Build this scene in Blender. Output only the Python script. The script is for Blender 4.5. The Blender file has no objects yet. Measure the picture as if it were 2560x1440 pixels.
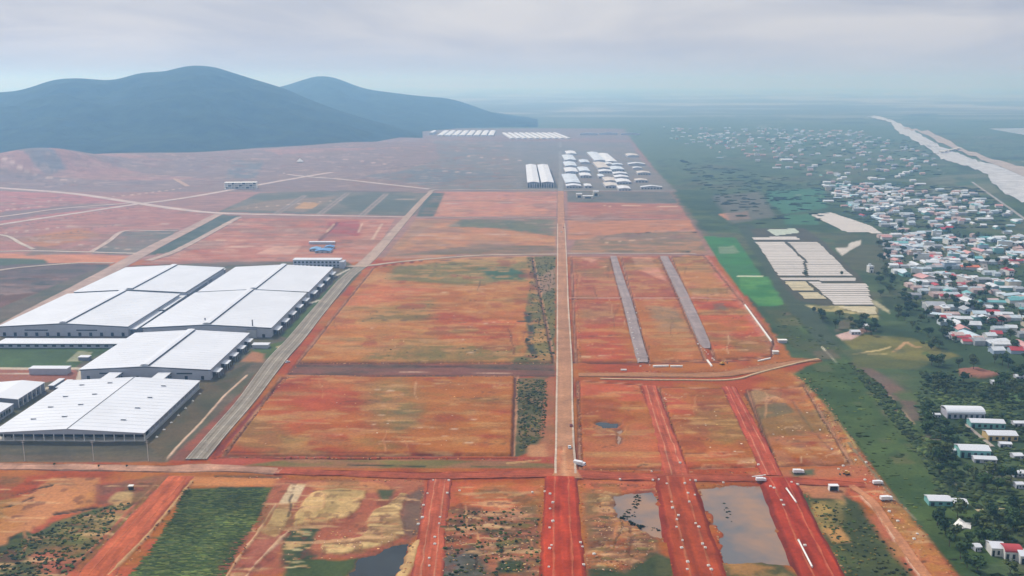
import bpy, bmesh, math, random
import numpy as np
from mathutils import Vector, Matrix

random.seed(7); rng = np.random.default_rng(7)
SC = bpy.context.scene
COL = SC.collection

# ------------------------------------------------------------------ camera
F = 2400.0; HZ = 205.0; H = 250.0
PITCH = math.atan((720 - HZ) / F)
cd = bpy.data.cameras.new('camera'); cam = bpy.data.objects.new('camera', cd); COL.objects.link(cam)
cam.location = (0, 0, H); cam.rotation_euler = (math.pi / 2 - PITCH, 0, 0)
cd.sensor_width = 36; cd.lens = 36 * F / 2560; cd.clip_start = 1; cd.clip_end = 80000
SC.camera = cam
# ------------------------------------------------------------------ world, sun, exposure
SUN_EL, SUN_AZ = 46, -48           # degrees; azimuth from +Y clockwise (negative = left)
w = bpy.data.worlds.new('World'); SC.world = w; w.use_nodes = True
nt = w.node_tree; nt.nodes.clear()
out = nt.nodes.new('ShaderNodeOutputWorld'); bg = nt.nodes.new('ShaderNodeBackground')
sky = nt.nodes.new('ShaderNodeTexSky'); sky.sky_type = 'NISHITA'; sky.sun_disc = False
sky.sun_elevation = math.radians(SUN_EL); sky.sun_rotation = math.radians(SUN_AZ)
sky.air_density = 1.5; sky.dust_density = 3
tc = nt.nodes.new('ShaderNodeTexCoord'); mp = nt.nodes.new('ShaderNodeMapping')
mp.inputs['Scale'].default_value = (1.0, 1.0, 5.5)
n1 = nt.nodes.new('ShaderNodeTexNoise'); n1.inputs['Scale'].default_value = 4.2
n1.inputs['Detail'].default_value = 5; n1.inputs['Roughness'].default_value = .5; n1.inputs['Distortion'].default_value = .6
cr = nt.nodes.new('ShaderNodeValToRGB')
cr.color_ramp.elements[0].position = .38; cr.color_ramp.elements[0].color = (4.6, 5.0, 6.3, 1)
cr.color_ramp.elements[1].position = .62; cr.color_ramp.elements[1].color = (6.7, 6.8, 7.5, 1)
mx = nt.nodes.new('ShaderNodeMix'); mx.data_type = 'RGBA'; mx.inputs[0].default_value = .82
L = nt.links.new
L(tc.outputs['Generated'], mp.inputs['Vector']); L(mp.outputs['Vector'], n1.inputs['Vector'])
L(n1.outputs['Fac'], cr.inputs['Fac']); L(sky.outputs['Color'], mx.inputs[6]); L(cr.outputs['Color'], mx.inputs[7])
sx = nt.nodes.new('ShaderNodeSeparateXYZ'); mr = nt.nodes.new('ShaderNodeMapRange'); mr.interpolation_type = 'SMOOTHSTEP'
mr.inputs['From Min'].default_value = -.01; mr.inputs['From Max'].default_value = .06
L(tc.outputs['Generated'], sx.inputs['Vector']); L(sx.outputs['Z'], mr.inputs['Value'])
mh = nt.nodes.new('ShaderNodeMix'); mh.data_type = 'RGBA'; mh.inputs[6].default_value = (5.0, 5.4, 6.5, 1)
L(mr.outputs['Result'], mh.inputs[0]); L(mx.outputs[2], mh.inputs[7])
L(mh.outputs[2], bg.inputs['Color']); bg.inputs['Strength'].default_value = .10
L(bg.outputs['Background'], out.inputs['Surface'])
sd = bpy.data.lights.new('sun', 'SUN'); sun = bpy.data.objects.new('sun', sd); COL.objects.link(sun)
sd.energy = 3.0; sd.angle = math.radians(6); sd.color = (1, .98, .95)
_e, _a = math.radians(SUN_EL), math.radians(SUN_AZ)
sdir = Vector((math.sin(_a) * math.cos(_e), math.cos(_a) * math.cos(_e), math.sin(_e)))
sun.rotation_euler = sdir.to_track_quat('Z', 'Y').to_euler(); sun.location = (0, 0, 900)
SC.view_settings.view_transform = 'Standard'; SC.view_settings.look = 'None'
SC.view_settings.gamma = 1; SC.view_settings.use_curve_mapping = False
SC.view_settings.exposure = 0.1
SC.cycles.volume_bounces = 5; SC.cycles.max_bounces = 8
try:
    SC.cycles.use_denoising = True
except Exception:
    pass

# ------------------------------------------------------------------ geometry helpers
CT, ST = math.cos(PITCH), math.sin(PITCH)
def G(px, py, z=0.0):
    """ground point (x, y) at height z seen at photograph position px, py"""
    a, b = (px - 1280) / F, (720 - py) / F
    dy, dz = CT + ST * b, -ST + CT * b
    t = (z - H) / dz
    return (a * t, dy * t)
def G3(px, py, z=0.0):
    x, y = G(px, py, z); return Vector((x, y, z))
def mpp(py):
    """metres per photograph pixel, across, on the ground"""
    b = (720 - py) / F
    return (-H / (-ST + CT * b)) / F
def pxof(x, y, z=0.0):
    d = y * CT + (H - z) * ST
    u = y * ST - (H - z) * CT
    return 1280 + F * x / d, 720 - F * u / d

# value noise -------------------------------------------------------
_tab = rng.random((256, 256))
def vnoise(x, y):
    xi = np.floor(x).astype(np.int64); yi = np.floor(y).astype(np.int64)
    fx = x - xi; fy = y - yi
    fx = fx * fx * (3 - 2 * fx); fy = fy * fy * (3 - 2 * fy)
    a = _tab[xi & 255, yi & 255]; b = _tab[(xi + 1) & 255, yi & 255]
    c = _tab[xi & 255, (yi + 1) & 255]; d = _tab[(xi + 1) & 255, (yi + 1) & 255]
    return (a * (1 - fx) + b * fx) * (1 - fy) + (c * (1 - fx) + d * fx) * fy
def fbm(x, y, lam, oct=4, sx=1, sy=1, off=0.0):
    s = 0; amp = .5; tot = 0
    x = x / lam / sx + 17.3 + off; y = y / lam / sy + 91.7 - off
    for _ in range(oct):
        s = s + amp * vnoise(x, y); tot += amp
        x = x * 2.03 + 11.1; y = y * 2.03 + 5.7; amp *= .55
    return s / tot

# ------------------------------------------------------------------ materials
MATS = {}
def principled(name):
    m = bpy.data.materials.new(name); m.use_nodes = True
    return m, m.node_tree, m.node_tree.nodes['Principled BSDF']
def mat(name, c, rough=.8, var=.25, scale=.5, bump=.0, metal=0, spec=.3):
    if name in MATS: return MATS[name]
    m, t, b = principled(name)
    geo = t.nodes.new('ShaderNodeNewGeometry')
    n = t.nodes.new('ShaderNodeTexNoise'); n.inputs['Scale'].default_value = scale; n.inputs['Detail'].default_value = 6
    t.links.new(geo.outputs['Position'], n.inputs['Vector'])
    r = t.nodes.new('ShaderNodeValToRGB')
    r.color_ramp.elements[0].position = .3; r.color_ramp.elements[1].position = .7
    r.color_ramp.elements[0].color = tuple(v * (1 - var) for v in c) + (1,)
    r.color_ramp.elements[1].color = tuple(min(1, v * (1 + var)) for v in c) + (1,)
    t.links.new(n.outputs['Fac'], r.inputs['Fac']); t.links.new(r.outputs['Color'], b.inputs['Base Color'])
    b.inputs['Roughness'].default_value = rough; b.inputs['Metallic'].default_value = metal
    b.inputs['Specular IOR Level'].default_value = spec
    if bump:
        bp = t.nodes.new('ShaderNodeBump'); bp.inputs['Strength'].default_value = bump; bp.inputs['Distance'].default_value = .5
        t.links.new(n.outputs['Fac'], bp.inputs['Height']); t.links.new(bp.outputs['Normal'], b.inputs['Normal'])
    MATS[name] = m; return m
def earth_mat(name='earth', lo=.72, hi=1.3, bump=.5, s1=.05, s2=.45):
    """vertex colour of the soil, broken up by two scales of grain"""
    if name in MATS: return MATS[name]
    m, t, b = principled(name)
    at = t.nodes.new('ShaderNodeAttribute'); at.attribute_name = 'Col'
    geo = t.nodes.new('ShaderNodeNewGeometry')
    def noise(scale, det, stretch=(1, 1, 1)):
        mpn = t.nodes.new('ShaderNodeMapping'); mpn.inputs['Scale'].default_value = stretch
        n = t.nodes.new('ShaderNodeTexNoise'); n.inputs['Scale'].default_value = scale; n.inputs['Detail'].default_value = det
        n.inputs['Roughness'].default_value = .65
        t.links.new(geo.outputs['Position'], mpn.inputs['Vector']); t.links.new(mpn.outputs['Vector'], n.inputs['Vector'])
        return n
    a = noise(s1, 7, (.55, 1, 1)); c = noise(s2, 4)
    ma = t.nodes.new('ShaderNodeMapRange'); ma.inputs['From Min'].default_value = .3; ma.inputs['From Max'].default_value = .7
    ma.inputs['To Min'].default_value = lo; ma.inputs['To Max'].default_value = hi
    t.links.new(a.outputs['Fac'], ma.inputs['Value'])
    mc = t.nodes.new('ShaderNodeMapRange'); mc.inputs['From Min'].default_value = .3; mc.inputs['From Max'].default_value = .7
    mc.inputs['To Min'].default_value = .8; mc.inputs['To Max'].default_value = 1.2
    t.links.new(c.outputs['Fac'], mc.inputs['Value'])
    mu = t.nodes.new('ShaderNodeMath'); mu.operation = 'MULTIPLY'
    t.links.new(ma.outputs['Result'], mu.inputs[0]); t.links.new(mc.outputs['Result'], mu.inputs[1])
    vm = t.nodes.new('ShaderNodeVectorMath'); vm.operation = 'SCALE'
    t.links.new(at.outputs['Color'], vm.inputs[0]); t.links.new(mu.outputs['Value'], vm.inputs['Scale'])
    t.links.new(vm.outputs['Vector'], b.inputs['Base Color'])
    b.inputs['Roughness'].default_value = .95; b.inputs['Specular IOR Level'].default_value = .12
    bp = t.nodes.new('ShaderNodeBump'); bp.inputs['Strength'].default_value = bump; bp.inputs['Distance'].default_value = 1.2
    t.links.new(c.outputs['Fac'], bp.inputs['Height']); t.links.new(bp.outputs['Normal'], b.inputs['Normal'])
    MATS[name] = m; return m
EARTH = earth_mat('earth', .66, 1.04, .4)

# ------------------------------------------------------------------ object helpers
def link(o, parent=None):
    COL.objects.link(o)
    if parent is not None: o.parent = parent
    return o
def tag(o, label=None, cat=None, group=None, kind=None):
    if label: o['label'] = label
    if cat: o['category'] = cat
    if group: o['group'] = group
    if kind: o['kind'] = kind
    return o
def thing(name, label, cat, loc=(0, 0, 0), rz=0.0, group=None):
    o = bpy.data.objects.new(name, None); link(o); o.empty_display_size = 1
    o.location = loc; o.rotation_euler = (0, 0, rz)
    return tag(o, label, cat, group)
class MB:
    """collects boxes, prisms and tubes for one mesh"""
    def __init__(s): s.v = []; s.f = []
    def box(s, x0, x1, y0, y1, z0, z1):
        n = len(s.v)
        s.v += [(x0, y0, z0), (x1, y0, z0), (x1, y1, z0), (x0, y1, z0), (x0, y0, z1), (x1, y0, z1), (x1, y1, z1), (x0, y1, z1)]
        s.f += [tuple(n + i for i in q) for q in ((0, 3, 2, 1), (4, 5, 6, 7), (0, 1, 5, 4), (1, 2, 6, 5), (2, 3, 7, 6), (3, 0, 4, 7))]
        return s
    def prism(s, prof, y0, y1):
        """profile in x,z (counter-clockwise seen from -y) extruded along y"""
        n = len(s.v); k = len(prof)
        s.v += [(x, y0, z) for x, z in prof] + [(x, y1, z) for x, z in prof]
        s.f.append(tuple(n + i for i in range(k))); s.f.append(tuple(n + k + i for i in reversed(range(k))))
        for i in range(k):
            j = (i + 1) % k; s.f.append((n + j, n + i, n + k + i, n + k + j))
        return s
    def tube(s, p, q, r0, r1=None, k=6):
        r1 = r0 if r1 is None else r1
        p, q = Vector(p), Vector(q); d = (q - p).normalized()
        a = d.orthogonal().normalized(); b = d.cross(a); n = len(s.v)
        for c, r in ((p, r0), (q, r1)):
            for i in range(k):
                t = 2 * math.pi * i / k; s.v.append(tuple(c + a * (r * math.cos(t)) + b * (r * math.sin(t))))
        for i in range(k):
            j = (i + 1) % k; s.f.append((n + i, n + j, n + k + j, n + k + i))
        s.f.append(tuple(n + i for i in reversed(range(k)))); s.f.append(tuple(n + k + i for i in range(k)))
        return s
    def mesh(s, name, m):
        me = bpy.data.meshes.new(name); me.from_pydata(s.v, [], s.f); me.update()
        if m: me.materials.append(m)
        return me
    def obj(s, name, m, parent=None):
        return link(bpy.data.objects.new(name, s.mesh(name, m)), parent)
def box(name, m, parent, x0, x1, y0, y1, z0, z1):
    return MB().box(x0, x1, y0, y1, z0, z1).obj(name, m, parent)
def fast_mesh(name, verts, quads, cols=None, m=None, smooth=False):
    me = bpy.data.meshes.new(name)
    verts = np.asarray(verts, dtype=np.float32).reshape(-1, 3); quads = np.asarray(quads, dtype=np.int32)
    k = quads.shape[1]
    me.vertices.add(len(verts)); me.vertices.foreach_set('co', verts.ravel())
    me.loops.add(quads.size); me.loops.foreach_set('vertex_index', quads.ravel())
    me.polygons.add(len(quads)); me.polygons.foreach_set('loop_start', np.arange(len(quads), dtype=np.int32) * k)
    me.polygons.foreach_set('use_smooth', np.full(len(quads), smooth, dtype=bool))
    if cols is not None:
        ca = me.color_attributes.new('Col', 'FLOAT_COLOR', 'POINT')
        c4 = np.ones((len(verts), 4), dtype=np.float32); c4[:, :3] = cols; ca.data.foreach_set('color', c4.ravel())
    me.update(calc_edges=True); me.validate()
    if m: me.materials.append(m)
    return me
def grid_quads(nr, nc):
    i = np.arange(nr * nc, dtype=np.int32).reshape(nr, nc)
    return np.stack([i[:-1, :-1], i[:-1, 1:], i[1:, 1:], i[1:, :-1]], -1).reshape(-1, 4)

# ------------------------------------------------------------------ soil palette (albedo)
RED = (.37, .069, .016); DRED = (.28, .036, .014); ORG = (.40, .128, .022); ORG2 = (.47, .195, .045); TAN = (.52, .29, .11); SAND = (.66, .42, .17)
PINK = (.48, .20, .12); MAUVE = (.27, .182, .148); DUST = (.54, .30, .18); GRN = (.060, .092, .024); GRN2 = (.115, .15, .034); OLIVE = (.185, .145, .04)
DKG = (.022, .036, .016); BRT = (.05, .19, .05); GREY = (.22, .185, .155); BROWN = (.14, .07, .038); PALE = (.66, .45, .31); DARK = (.045, .034, .024); GGREY = (.135, .135, .095)

# ------------------------------------------------------------------ ground sheet
pxs = np.concatenate([np.linspace(-1400, -80, 60, endpoint=False), np.arange(-80, 2640, 3.2), np.linspace(2640, 4000, 60)])
ys = [-900, -500, -200, 0, 100, 180, 240]
pyl = np.concatenate([np.arange(1720, 1462, -10), np.arange(1462, 560, -2.9), np.arange(560, 330, -2.2), np.arange(330, 262, -2.0), np.arange(262, 224, -3)])
ys = np.concatenate([ys, [G(1280, p)[1] for p in pyl], [38000, 46000]])
ys = np.unique(ys)
dep = np.maximum(ys * CT + H * ST, 480 * CT)
GX = (pxs[None, :] - 1280) / F * dep[:, None]; GY = np.repeat(ys[:, None], len(pxs), 1)
NR, NC = GX.shape
rowpy = np.array([pxof(0, y)[1] if y > 150 else 2600 for y in ys])
gcol = np.zeros((NR, NC, 3)); gz = np.zeros((NR, NC))
N8 = fbm(GX, GY, 9, 4); N30 = fbm(GX, GY, 34, 4, off=3); N90 = fbm(GX, GY, 110, 4, off=9)
NST = fbm(GX, GY, 14, 4, 3.2, 1, off=5); NF = fbm(GX, GY, 3.2, 2, off=1); NL = fbm(GX, GY, 5, 3, 7, 1, off=13); NT = fbm(GX, GY, 60, 5, 1.6, 1, off=21)
NOISE = {'8': N8, '30': N30, '90': N90, 'st': NST, 'f': NF, 'line': NL, 'big': NT}
def lerp(a, b, t): return a + (b - a) * t
def sstep(t): t = np.clip(t, 0, 1); return t * t * (3 - 2 * t)
def window(pts, pad_m):
    xs = [p[0] for p in pts]; yy = [p[1] for p in pts]
    pad = pad_m / mpp(max(min(yy), 228)) + 6
    # rows are sorted by distance: rowpy falls with the index
    wy = [G(0, min(p, 1720))[1] for p in yy]
    r0 = np.searchsorted(ys, min(wy) - pad_m - 6); r1 = np.searchsorted(ys, max(wy) + pad_m + 6)
    c0 = np.searchsorted(pxs, min(xs) - pad * 2); c1 = np.searchsorted(pxs, max(xs) + pad * 2)
    return slice(max(r0, 0), r1), slice(max(c0, 0), c1)
def sd_poly(X, Y, P):
    d = np.full(X.shape, 1e18); ins = np.zeros(X.shape, bool); n = len(P)
    for i in range(n):
        ax, ay = P[i]; bx, by = P[(i + 1) % n]
        ex, ey = bx - ax, by - ay; wx, wy = X - ax, Y - ay
        t = np.clip((wx * ex + wy * ey) / (ex * ex + ey * ey + 1e-9), 0, 1)
        d = np.minimum(d, (wx - ex * t) ** 2 + (wy - ey * t) ** 2)
        c = ((ay > Y) != (by > Y))
        with np.errstate(divide='ignore', invalid='ignore'):
            xx = ax + (Y - ay) / (by - ay if by != ay else 1e-9) * ex
        ins ^= c & (X < xx)
    d = np.sqrt(d); return np.where(ins, -d, d)
def sd_path(X, Y, P):
    d = np.full(X.shape, 1e18)
    for i in range(len(P) - 1):
        ax, ay = P[i]; bx, by = P[i + 1]; ex, ey = bx - ax, by - ay; wx, wy = X - ax, Y - ay
        t = np.clip((wx * ex + wy * ey) / (ex * ex + ey * ey + 1e-9), 0, 1)
        d = np.minimum(d, (wx - ex * t) ** 2 + (wy - ey * t) ** 2)
    return np.sqrt(d)
def _apply(sl, d, c1, c2, noise, bias, k, soft, warp, alpha, dz, mask=None):
    wn = (N8[sl] * .6 + N30[sl] * .4 - .5) * 2
    a = sstep(.5 - (d + wn * warp) / soft)
    if mask: a = a * sstep((NOISE[mask[0]][sl] - mask[1]) * mask[2])
    col = np.array(c1, float)[None, None, :]
    if c2 is not None:
        tt = sstep((NOISE[noise][sl] - .5) * k + bias)[..., None]
        col = lerp(col, np.array(c2, float)[None, None, :], tt)
    gcol[sl] = lerp(gcol[sl], col, (a * alpha)[..., None])
    if dz: gz[sl] += dz * a
def paint(pts, c1, c2=None, noise='30', bias=.5, k=4, soft=2.5, warp=2.5, alpha=1.0, dz=0.0, mask=None):
    sl = window(pts, soft + warp * 2)
    if gz[sl].size == 0: return
    P = [G(*p) for p in pts]
    _apply(sl, sd_poly(GX[sl], GY[sl], P), c1, c2, noise, bias, k, soft, warp, alpha, dz, mask)
def line(pts, width, c1, c2=None, noise='8', bias=.5, k=4, soft=1.2, warp=.6, alpha=1.0, dz=0.0):
    sl = window(pts, width + soft + warp * 2)
    if gz[sl].size == 0: return
    P = [G(*p) for p in pts]
    soft = max(soft, mpp(min(p[1] for p in pts)) * 2.2)
    _apply(sl, sd_path(GX[sl], GY[sl], P) - width / 2, c1, c2, noise, bias, k, soft, warp, alpha, dz)
def blobs(pts, n, cols, size=(4, 14), stretch=2.5, alpha=.7, dz=0.0, soft=.8):
    xs = [p[0] for p in pts]; yy = [p[1] for p in pts]
    W = [G(*p) for p in pts]; X0, X1 = min(a for a, b in W), max(a for a, b in W); Y0, Y1 = min(b for a, b in W), max(b for a, b in W)
    k = 0; tries = 0
    while k < n and tries < n * 30:
        tries += 1
        x, y = random.uniform(X0, X1), random.uniform(Y0, Y1)
        if sd_poly(np.array([[x]]), np.array([[y]]), W)[0, 0] > 0: continue
        k += 1
        r = random.uniform(*size); p = pxof(x, y); m = mpp(p[1])
        sl = window([(p[0] - r * stretch / m, p[1]), (p[0] + r * stretch / m, p[1])], r * 2 + 4)
        if gz[sl].size == 0: continue
        rot = random.uniform(-.25, .25); dx = GX[sl] - x; dy = GY[sl] - y
        u = (dx * math.cos(rot) + dy * math.sin(rot)) / (r * stretch); v = (-dx * math.sin(rot) + dy * math.cos(rot)) / r
        d = np.sqrt(u * u + v * v) - 1 + (N8[sl] - .5) * 1.5
        a = sstep(.5 - d / soft) * alpha * random.uniform(.5, 1)
        gcol[sl] = lerp(gcol[sl], np.array(random.choice(cols))[None, None, :], a[..., None])
        if dz: gz[sl] += dz * a

EDGE = [(1560, 330), (1590, 365), (1640, 430), (1690, 500), (1760, 600), (1850, 720), (1945, 845), (1985, 895), (2050, 898), (2062, 910), (1990, 932), (2100, 1060), (2200, 1190), (2290, 1310), (2400, 1440), (2560, 1650)]
# the two halves: green plain and stripped red earth
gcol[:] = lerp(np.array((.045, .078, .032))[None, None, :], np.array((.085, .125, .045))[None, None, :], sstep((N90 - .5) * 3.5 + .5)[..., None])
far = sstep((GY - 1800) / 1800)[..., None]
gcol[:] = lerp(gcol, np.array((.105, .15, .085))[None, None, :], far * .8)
far_haze = sstep((GY - 5200) / 4000)[..., None]        # far plain pales with distance: haze put into the ground colour, in noise patches
gcol[:] = lerp(gcol, lerp(np.array((.13, .16, .13))[None, None, :], np.array((.36, .36, .33))[None, None, :], sstep((fbm(GX, GY, 420, 4, 3, 1, off=31) - .45) * 5)[..., None]), far_haze)
paint([(-1400, 340), (1250, 336)] + EDGE + [(2500, 1700), (-1400, 1700)], RED, ORG, '30', soft=5, warp=6)
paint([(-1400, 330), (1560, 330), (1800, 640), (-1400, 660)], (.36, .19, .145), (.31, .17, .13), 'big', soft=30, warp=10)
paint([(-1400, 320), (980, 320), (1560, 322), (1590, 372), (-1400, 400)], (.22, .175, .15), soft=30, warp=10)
# ---- far plots
paint([(-1400, 372), (980, 340), (1250, 338), (1575, 350), (1640, 430), (1690, 480), (-1400, 480)], MAUVE, (.24, .165, .14), '90', soft=12, warp=10)
paint([(1080, 352), (1575, 356), (1600, 400), (1640, 430), (1690, 478), (1085, 474), (960, 440), (1100, 400)], GREY, (.19, .175, .15), '90', soft=12, warp=8)
for pp in ([(0, 425), (250, 430), (520, 448), (300, 452), (0, 445)], [(640, 390), (900, 385), (1100, 375), (700, 402)], [(0, 405), (180, 408), (430, 420), (90, 424)]):
    paint(pp, (.40, .20, .15), soft=12, warp=10, alpha=.7)
for pp in ([(0, 415), (90, 420), (170, 440), (120, 448), (40, 428)], [(580, 415), (660, 412), (640, 445), (560, 448)], [(900, 440), (1080, 420), (1300, 440), (1080, 465)]):
    paint(pp, (.15, .155, .15), soft=14, warp=10, alpha=.8)
paint([(-200, 472), (330, 508), (480, 530), (545, 535), (440, 595), (340, 645), (-200, 620)], (.42, .18, .125), (.35, .155, .115), 'st', soft=4, warp=4)
paint([(-200, 470), (180, 485), (330, 505), (330, 515), (-200, 590)], (.44, .165, .13), (.34, .15, .125), 'st', soft=4, warp=4)
paint([(0, 530), (230, 508), (300, 512), (0, 552)], (.20, .15, .13), soft=5, warp=4, alpha=.85)
paint([(30, 600), (200, 570), (260, 590), (120, 618)], ORG2, soft=22, warp=8, alpha=.8)
paint([(-150, 632), (340, 640), (330, 658), (-150, 656)], (.56, .22, .10), soft=4, warp=3)
paint([(308, 580), (450, 573), (400, 612), (345, 638), (228, 634)], (.20, .165, .12), (.15, .14, .10), '30', soft=5, warp=5)
paint([(90, 615), (220, 632), (60, 640)], (.19, .15, .10), soft=12, warp=6, alpha=.8)
paint([(550, 537), (600, 540), (500, 595), (430, 630), (360, 640)], (.105, .115, .075), (.075, .095, .06), soft=3, warp=2)
paint([(-150, 655), (280, 660), (190, 722), (-150, 830)], (.10, .082, .06), (.15, .10, .08), 'st', soft=5, warp=4)
paint([(-150, 640), (110, 648), (120, 658), (-150, 668)], (.09, .115, .06), soft=6, warp=4)
blobs([(0, 690), (180, 690), (120, 730), (0, 760)], 40, [MAUVE, DKG, BROWN, (.3, .16, .12)], (3, 9), 3)
paint([(-150, 755), (180, 722), (250, 690), (-100, 860)], BROWN, (.2, .1, .08), soft=6, warp=4)
paint([(545, 530), (650, 482), (860, 476), (1075, 482), (1035, 540)], GGREY, (.19, .165, .115), '90', soft=5, warp=5)
paint([(560, 525), (680, 500), (850, 490), (760, 530)], (.30, .20, .13), 'st', soft=16, warp=10, alpha=.7) if False else paint([(560, 525), (680, 500), (850, 490), (760, 530)], (.30, .20, .13), soft=16, warp=10, alpha=.7)
paint([(760, 505), (800, 508), (780, 522), (735, 522)], TAN, soft=6, warp=5, alpha=.9)
paint([(830, 500), (940, 482), (1040, 490), (1010, 530), (900, 530)], (.10, .12, .09), soft=14, warp=8, alpha=.7)
for a, b in (((690, 535), (760, 490)), ((800, 535), (870, 482)), ((905, 538), (965, 485))):
    line([a, b], 14, (.30, .235, .19), soft=3); line([a, b], 3.5, (.21, .17, .13), soft=2)
paint([(605, 545), (985, 548), (925, 650), (860, 660), (345, 660), (430, 640)], (.43, .15, .085), (.50, .22, .135), 'st', soft=4, warp=3)
paint([(820, 555), (900, 552), (900, 590), (810, 595)], (.36, .085, .065), soft=8, warp=4)
paint([(685, 616), (755, 614), (735, 634), (640, 634)], (.62, .33, .22), soft=2, warp=1)
line([(600, 577), (760, 580), (830, 576)], 4, PALE, alpha=.7); line([(600, 574), (830, 573)], 3, BROWN, alpha=.6, dz=-.8)
line([(955, 560), (930, 600)], 5, PALE, alpha=.8); line([(845, 555), (800, 600)], 7, (.2, .05, .04), dz=-1.2); line([(835, 560), (815, 580)], 4, PALE, alpha=.9)
line([(905, 560), (895, 582)], 4, PALE, alpha=.8)
blobs([(500, 600), (620, 600), (600, 640), (440, 640)], 26, [PALE, (.6, .3, .2), RED], (2, 5), 4, .7)
paint([(1090, 480), (1392, 480), (1390, 541), (1048, 541)], (.53, .23, .125), (.48, .20, .125), '30', soft=4, warp=2)
paint([(1070, 482), (1112, 482), (1085, 541), (1040, 541)], (.085, .105, .07), soft=8, warp=3)
paint([(1040, 548), (1390, 548), (1388, 630), (1200, 634), (955, 652)], (.50, .24, .10), (.47, .20, .085), '30', soft=4, warp=2)
paint([(1150, 548), (1388, 548), (1385, 590), (1250, 572), (1120, 566)], (.16, .155, .085), (.12, .135, .08), soft=18, warp=9)
paint([(960, 640), (1200, 612), (1388, 614), (1388, 632), (1170, 636)], (.19, .14, .075), (.28, .16, .08), 'st', soft=10, warp=5)
paint([(1040, 548), (1100, 552), (1010, 610), (975, 630)], (.33, .2, .11), soft=14, warp=6, alpha=.7)
paint([(1418, 478), (1675, 480), (1695, 508), (1418, 506)], (.105, .12, .095), (.16, .14, .11), 'st', soft=4, warp=3)
paint([(1420, 505), (1695, 512), (1722, 548), (1420, 545)], (.42, .165, .085), (.37, .14, .085), '30', soft=4, warp=2)
paint([(1420, 549), (1724, 550), (1750, 600), (1700, 600), (1420, 600)], (.48, .20, .09), soft=4, warp=2)
paint([(1440, 600), (1560, 582), (1740, 578), (1770, 634), (1424, 634)], (.22, .155, .085), (.38, .20, .10), 'st', soft=6, warp=5)
line([(1560, 588), (1640, 578), (1740, 580)], 5, DARK, dz=-1, warp=2); line([(1500, 608), (1590, 600), (1700, 592)], 4, PALE, alpha=.7, warp=3); line([(1500, 600), (1520, 590)], 4, DARK, warp=2)
line([(1620, 628), (1720, 629)], 7, DKG, soft=3, warp=2); line([(1560, 514), (1690, 516)], 9, PALE, soft=4, warp=3)
line([(1500, 512), (1525, 516)], 5, PALE, warp=2)
# ---- factory yard
paint([(-150, 1160), (-150, 830), (250, 668), (560, 655), (870, 655), (905, 680), (470, 1150)], (.15, .115, .075), (.105, .10, .055), '30', soft=4, warp=2)
paint([(-150, 864), (300, 866), (205, 905), (180, 925), (-150, 925)], (.075, .125, .035), (.06, .10, .028), soft=2, warp=1)
paint([(-60, 918), (185, 918), (205, 948), (-60, 968)], (.33, .12, .07), soft=2, warp=2); line([(-60, 921), (205, 921), (195, 950), (100, 975)], 4, (.62, .52, .38)); line([(-60, 936), (70, 935)], 3, (.6, .5, .38))
paint([(165, 905), (195, 878), (235, 880), (205, 903)], (.30, .30, .17), soft=2, warp=1)
paint([(700, 840), (800, 740), (862, 682), (885, 684), (735, 850)], (.075, .115, .035), soft=2, warp=1)
paint([(620, 880), (650, 868), (715, 850), (690, 885), (640, 905)], (.08, .12, .035), soft=3, warp=2)
paint([(600, 905), (630, 878), (662, 885), (655, 905)], (.38, .17, .08), soft=5, warp=2)
paint([(690, 868), (740, 848), (720, 868), (708, 876)], (.60, .46, .28), soft=2, warp=1)
for a, b in (((838, 690), (875, 672)), ((775, 758), (800, 750))): line([a, b], 4, (.60, .55, .45))
paint([(360, 1110), (500, 960), (530, 950), (630, 905), (560, 985), (420, 1150), (375, 1150)], (.085, .08, .04), (.13, .095, .05), '30', soft=6, warp=4)
paint([(500, 1080), (600, 985), (650, 925), (640, 960), (560, 1060), (460, 1150), (425, 1150)], (.30, .085, .045), (.22, .08, .05), 'st', soft=5, warp=3)
line([(618, 938), (560, 990), (500, 1060), (450, 1110), (415, 1150)], 1.8, PALE, soft=1, warp=.5, dz=.4)
paint([(-150, 1104), (360, 1106), (420, 1152), (-150, 1152)], (.085, .078, .052), (.12, .10, .06), 'st', soft=3, warp=2, dz=-1.0)
paint([(-150, 1132), (240, 1136), (420, 1140), (420, 1156), (-150, 1156)], (.15, .105, .065), soft=5, warp=3, alpha=.7)
# ---- centre plots
paint([(935, 668), (1060, 652), (1330, 642), (1388, 640), (1385, 905), (745, 905)], ORG, ORG2, '30', soft=2.5, warp=1.5, dz=.4)
paint([(990, 668), (1180, 648), (1325, 645), (1322, 705), (1150, 712), (960, 700)], OLIVE, (.25, .19, .06), '30', soft=16, warp=8)
paint([(1195, 672), (1260, 668), (1322, 682), (1310, 700), (1230, 698)], (.055, .115, .055), soft=14, warp=6)
paint([(1040, 645), (1330, 640), (1320, 655), (1200, 662)], TAN, soft=14, warp=6, alpha=.6)
paint([(940, 680), (1000, 690), (960, 705), (890, 712)], TAN, soft=14, warp=7, alpha=.5)
paint([(960, 770), (1080, 750), (1110, 790), (1000, 805), (890, 812)], OLIVE, soft=20, warp=9, alpha=.8)
paint([(940, 865), (1090, 862), (1300, 870), (1290, 902), (900, 902)], OLIVE, (.33, .17, .05), '8', soft=16, warp=9, alpha=.85)
paint([(1080, 770), (1290, 810), (1290, 850), (1100, 850)], RED, soft=24, warp=10, alpha=.9)
paint([(800, 800), (950, 700), (1090, 720), (1000, 750)], (.54, .15, .055), soft=22, warp=9, alpha=.7)
blobs([(860, 760), (1330, 740), (1330, 880), (800, 890)], 60, [ORG2, TAN, OLIVE, (.56, .16, .05), ORG2], (3, 9), 4, .55)
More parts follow.
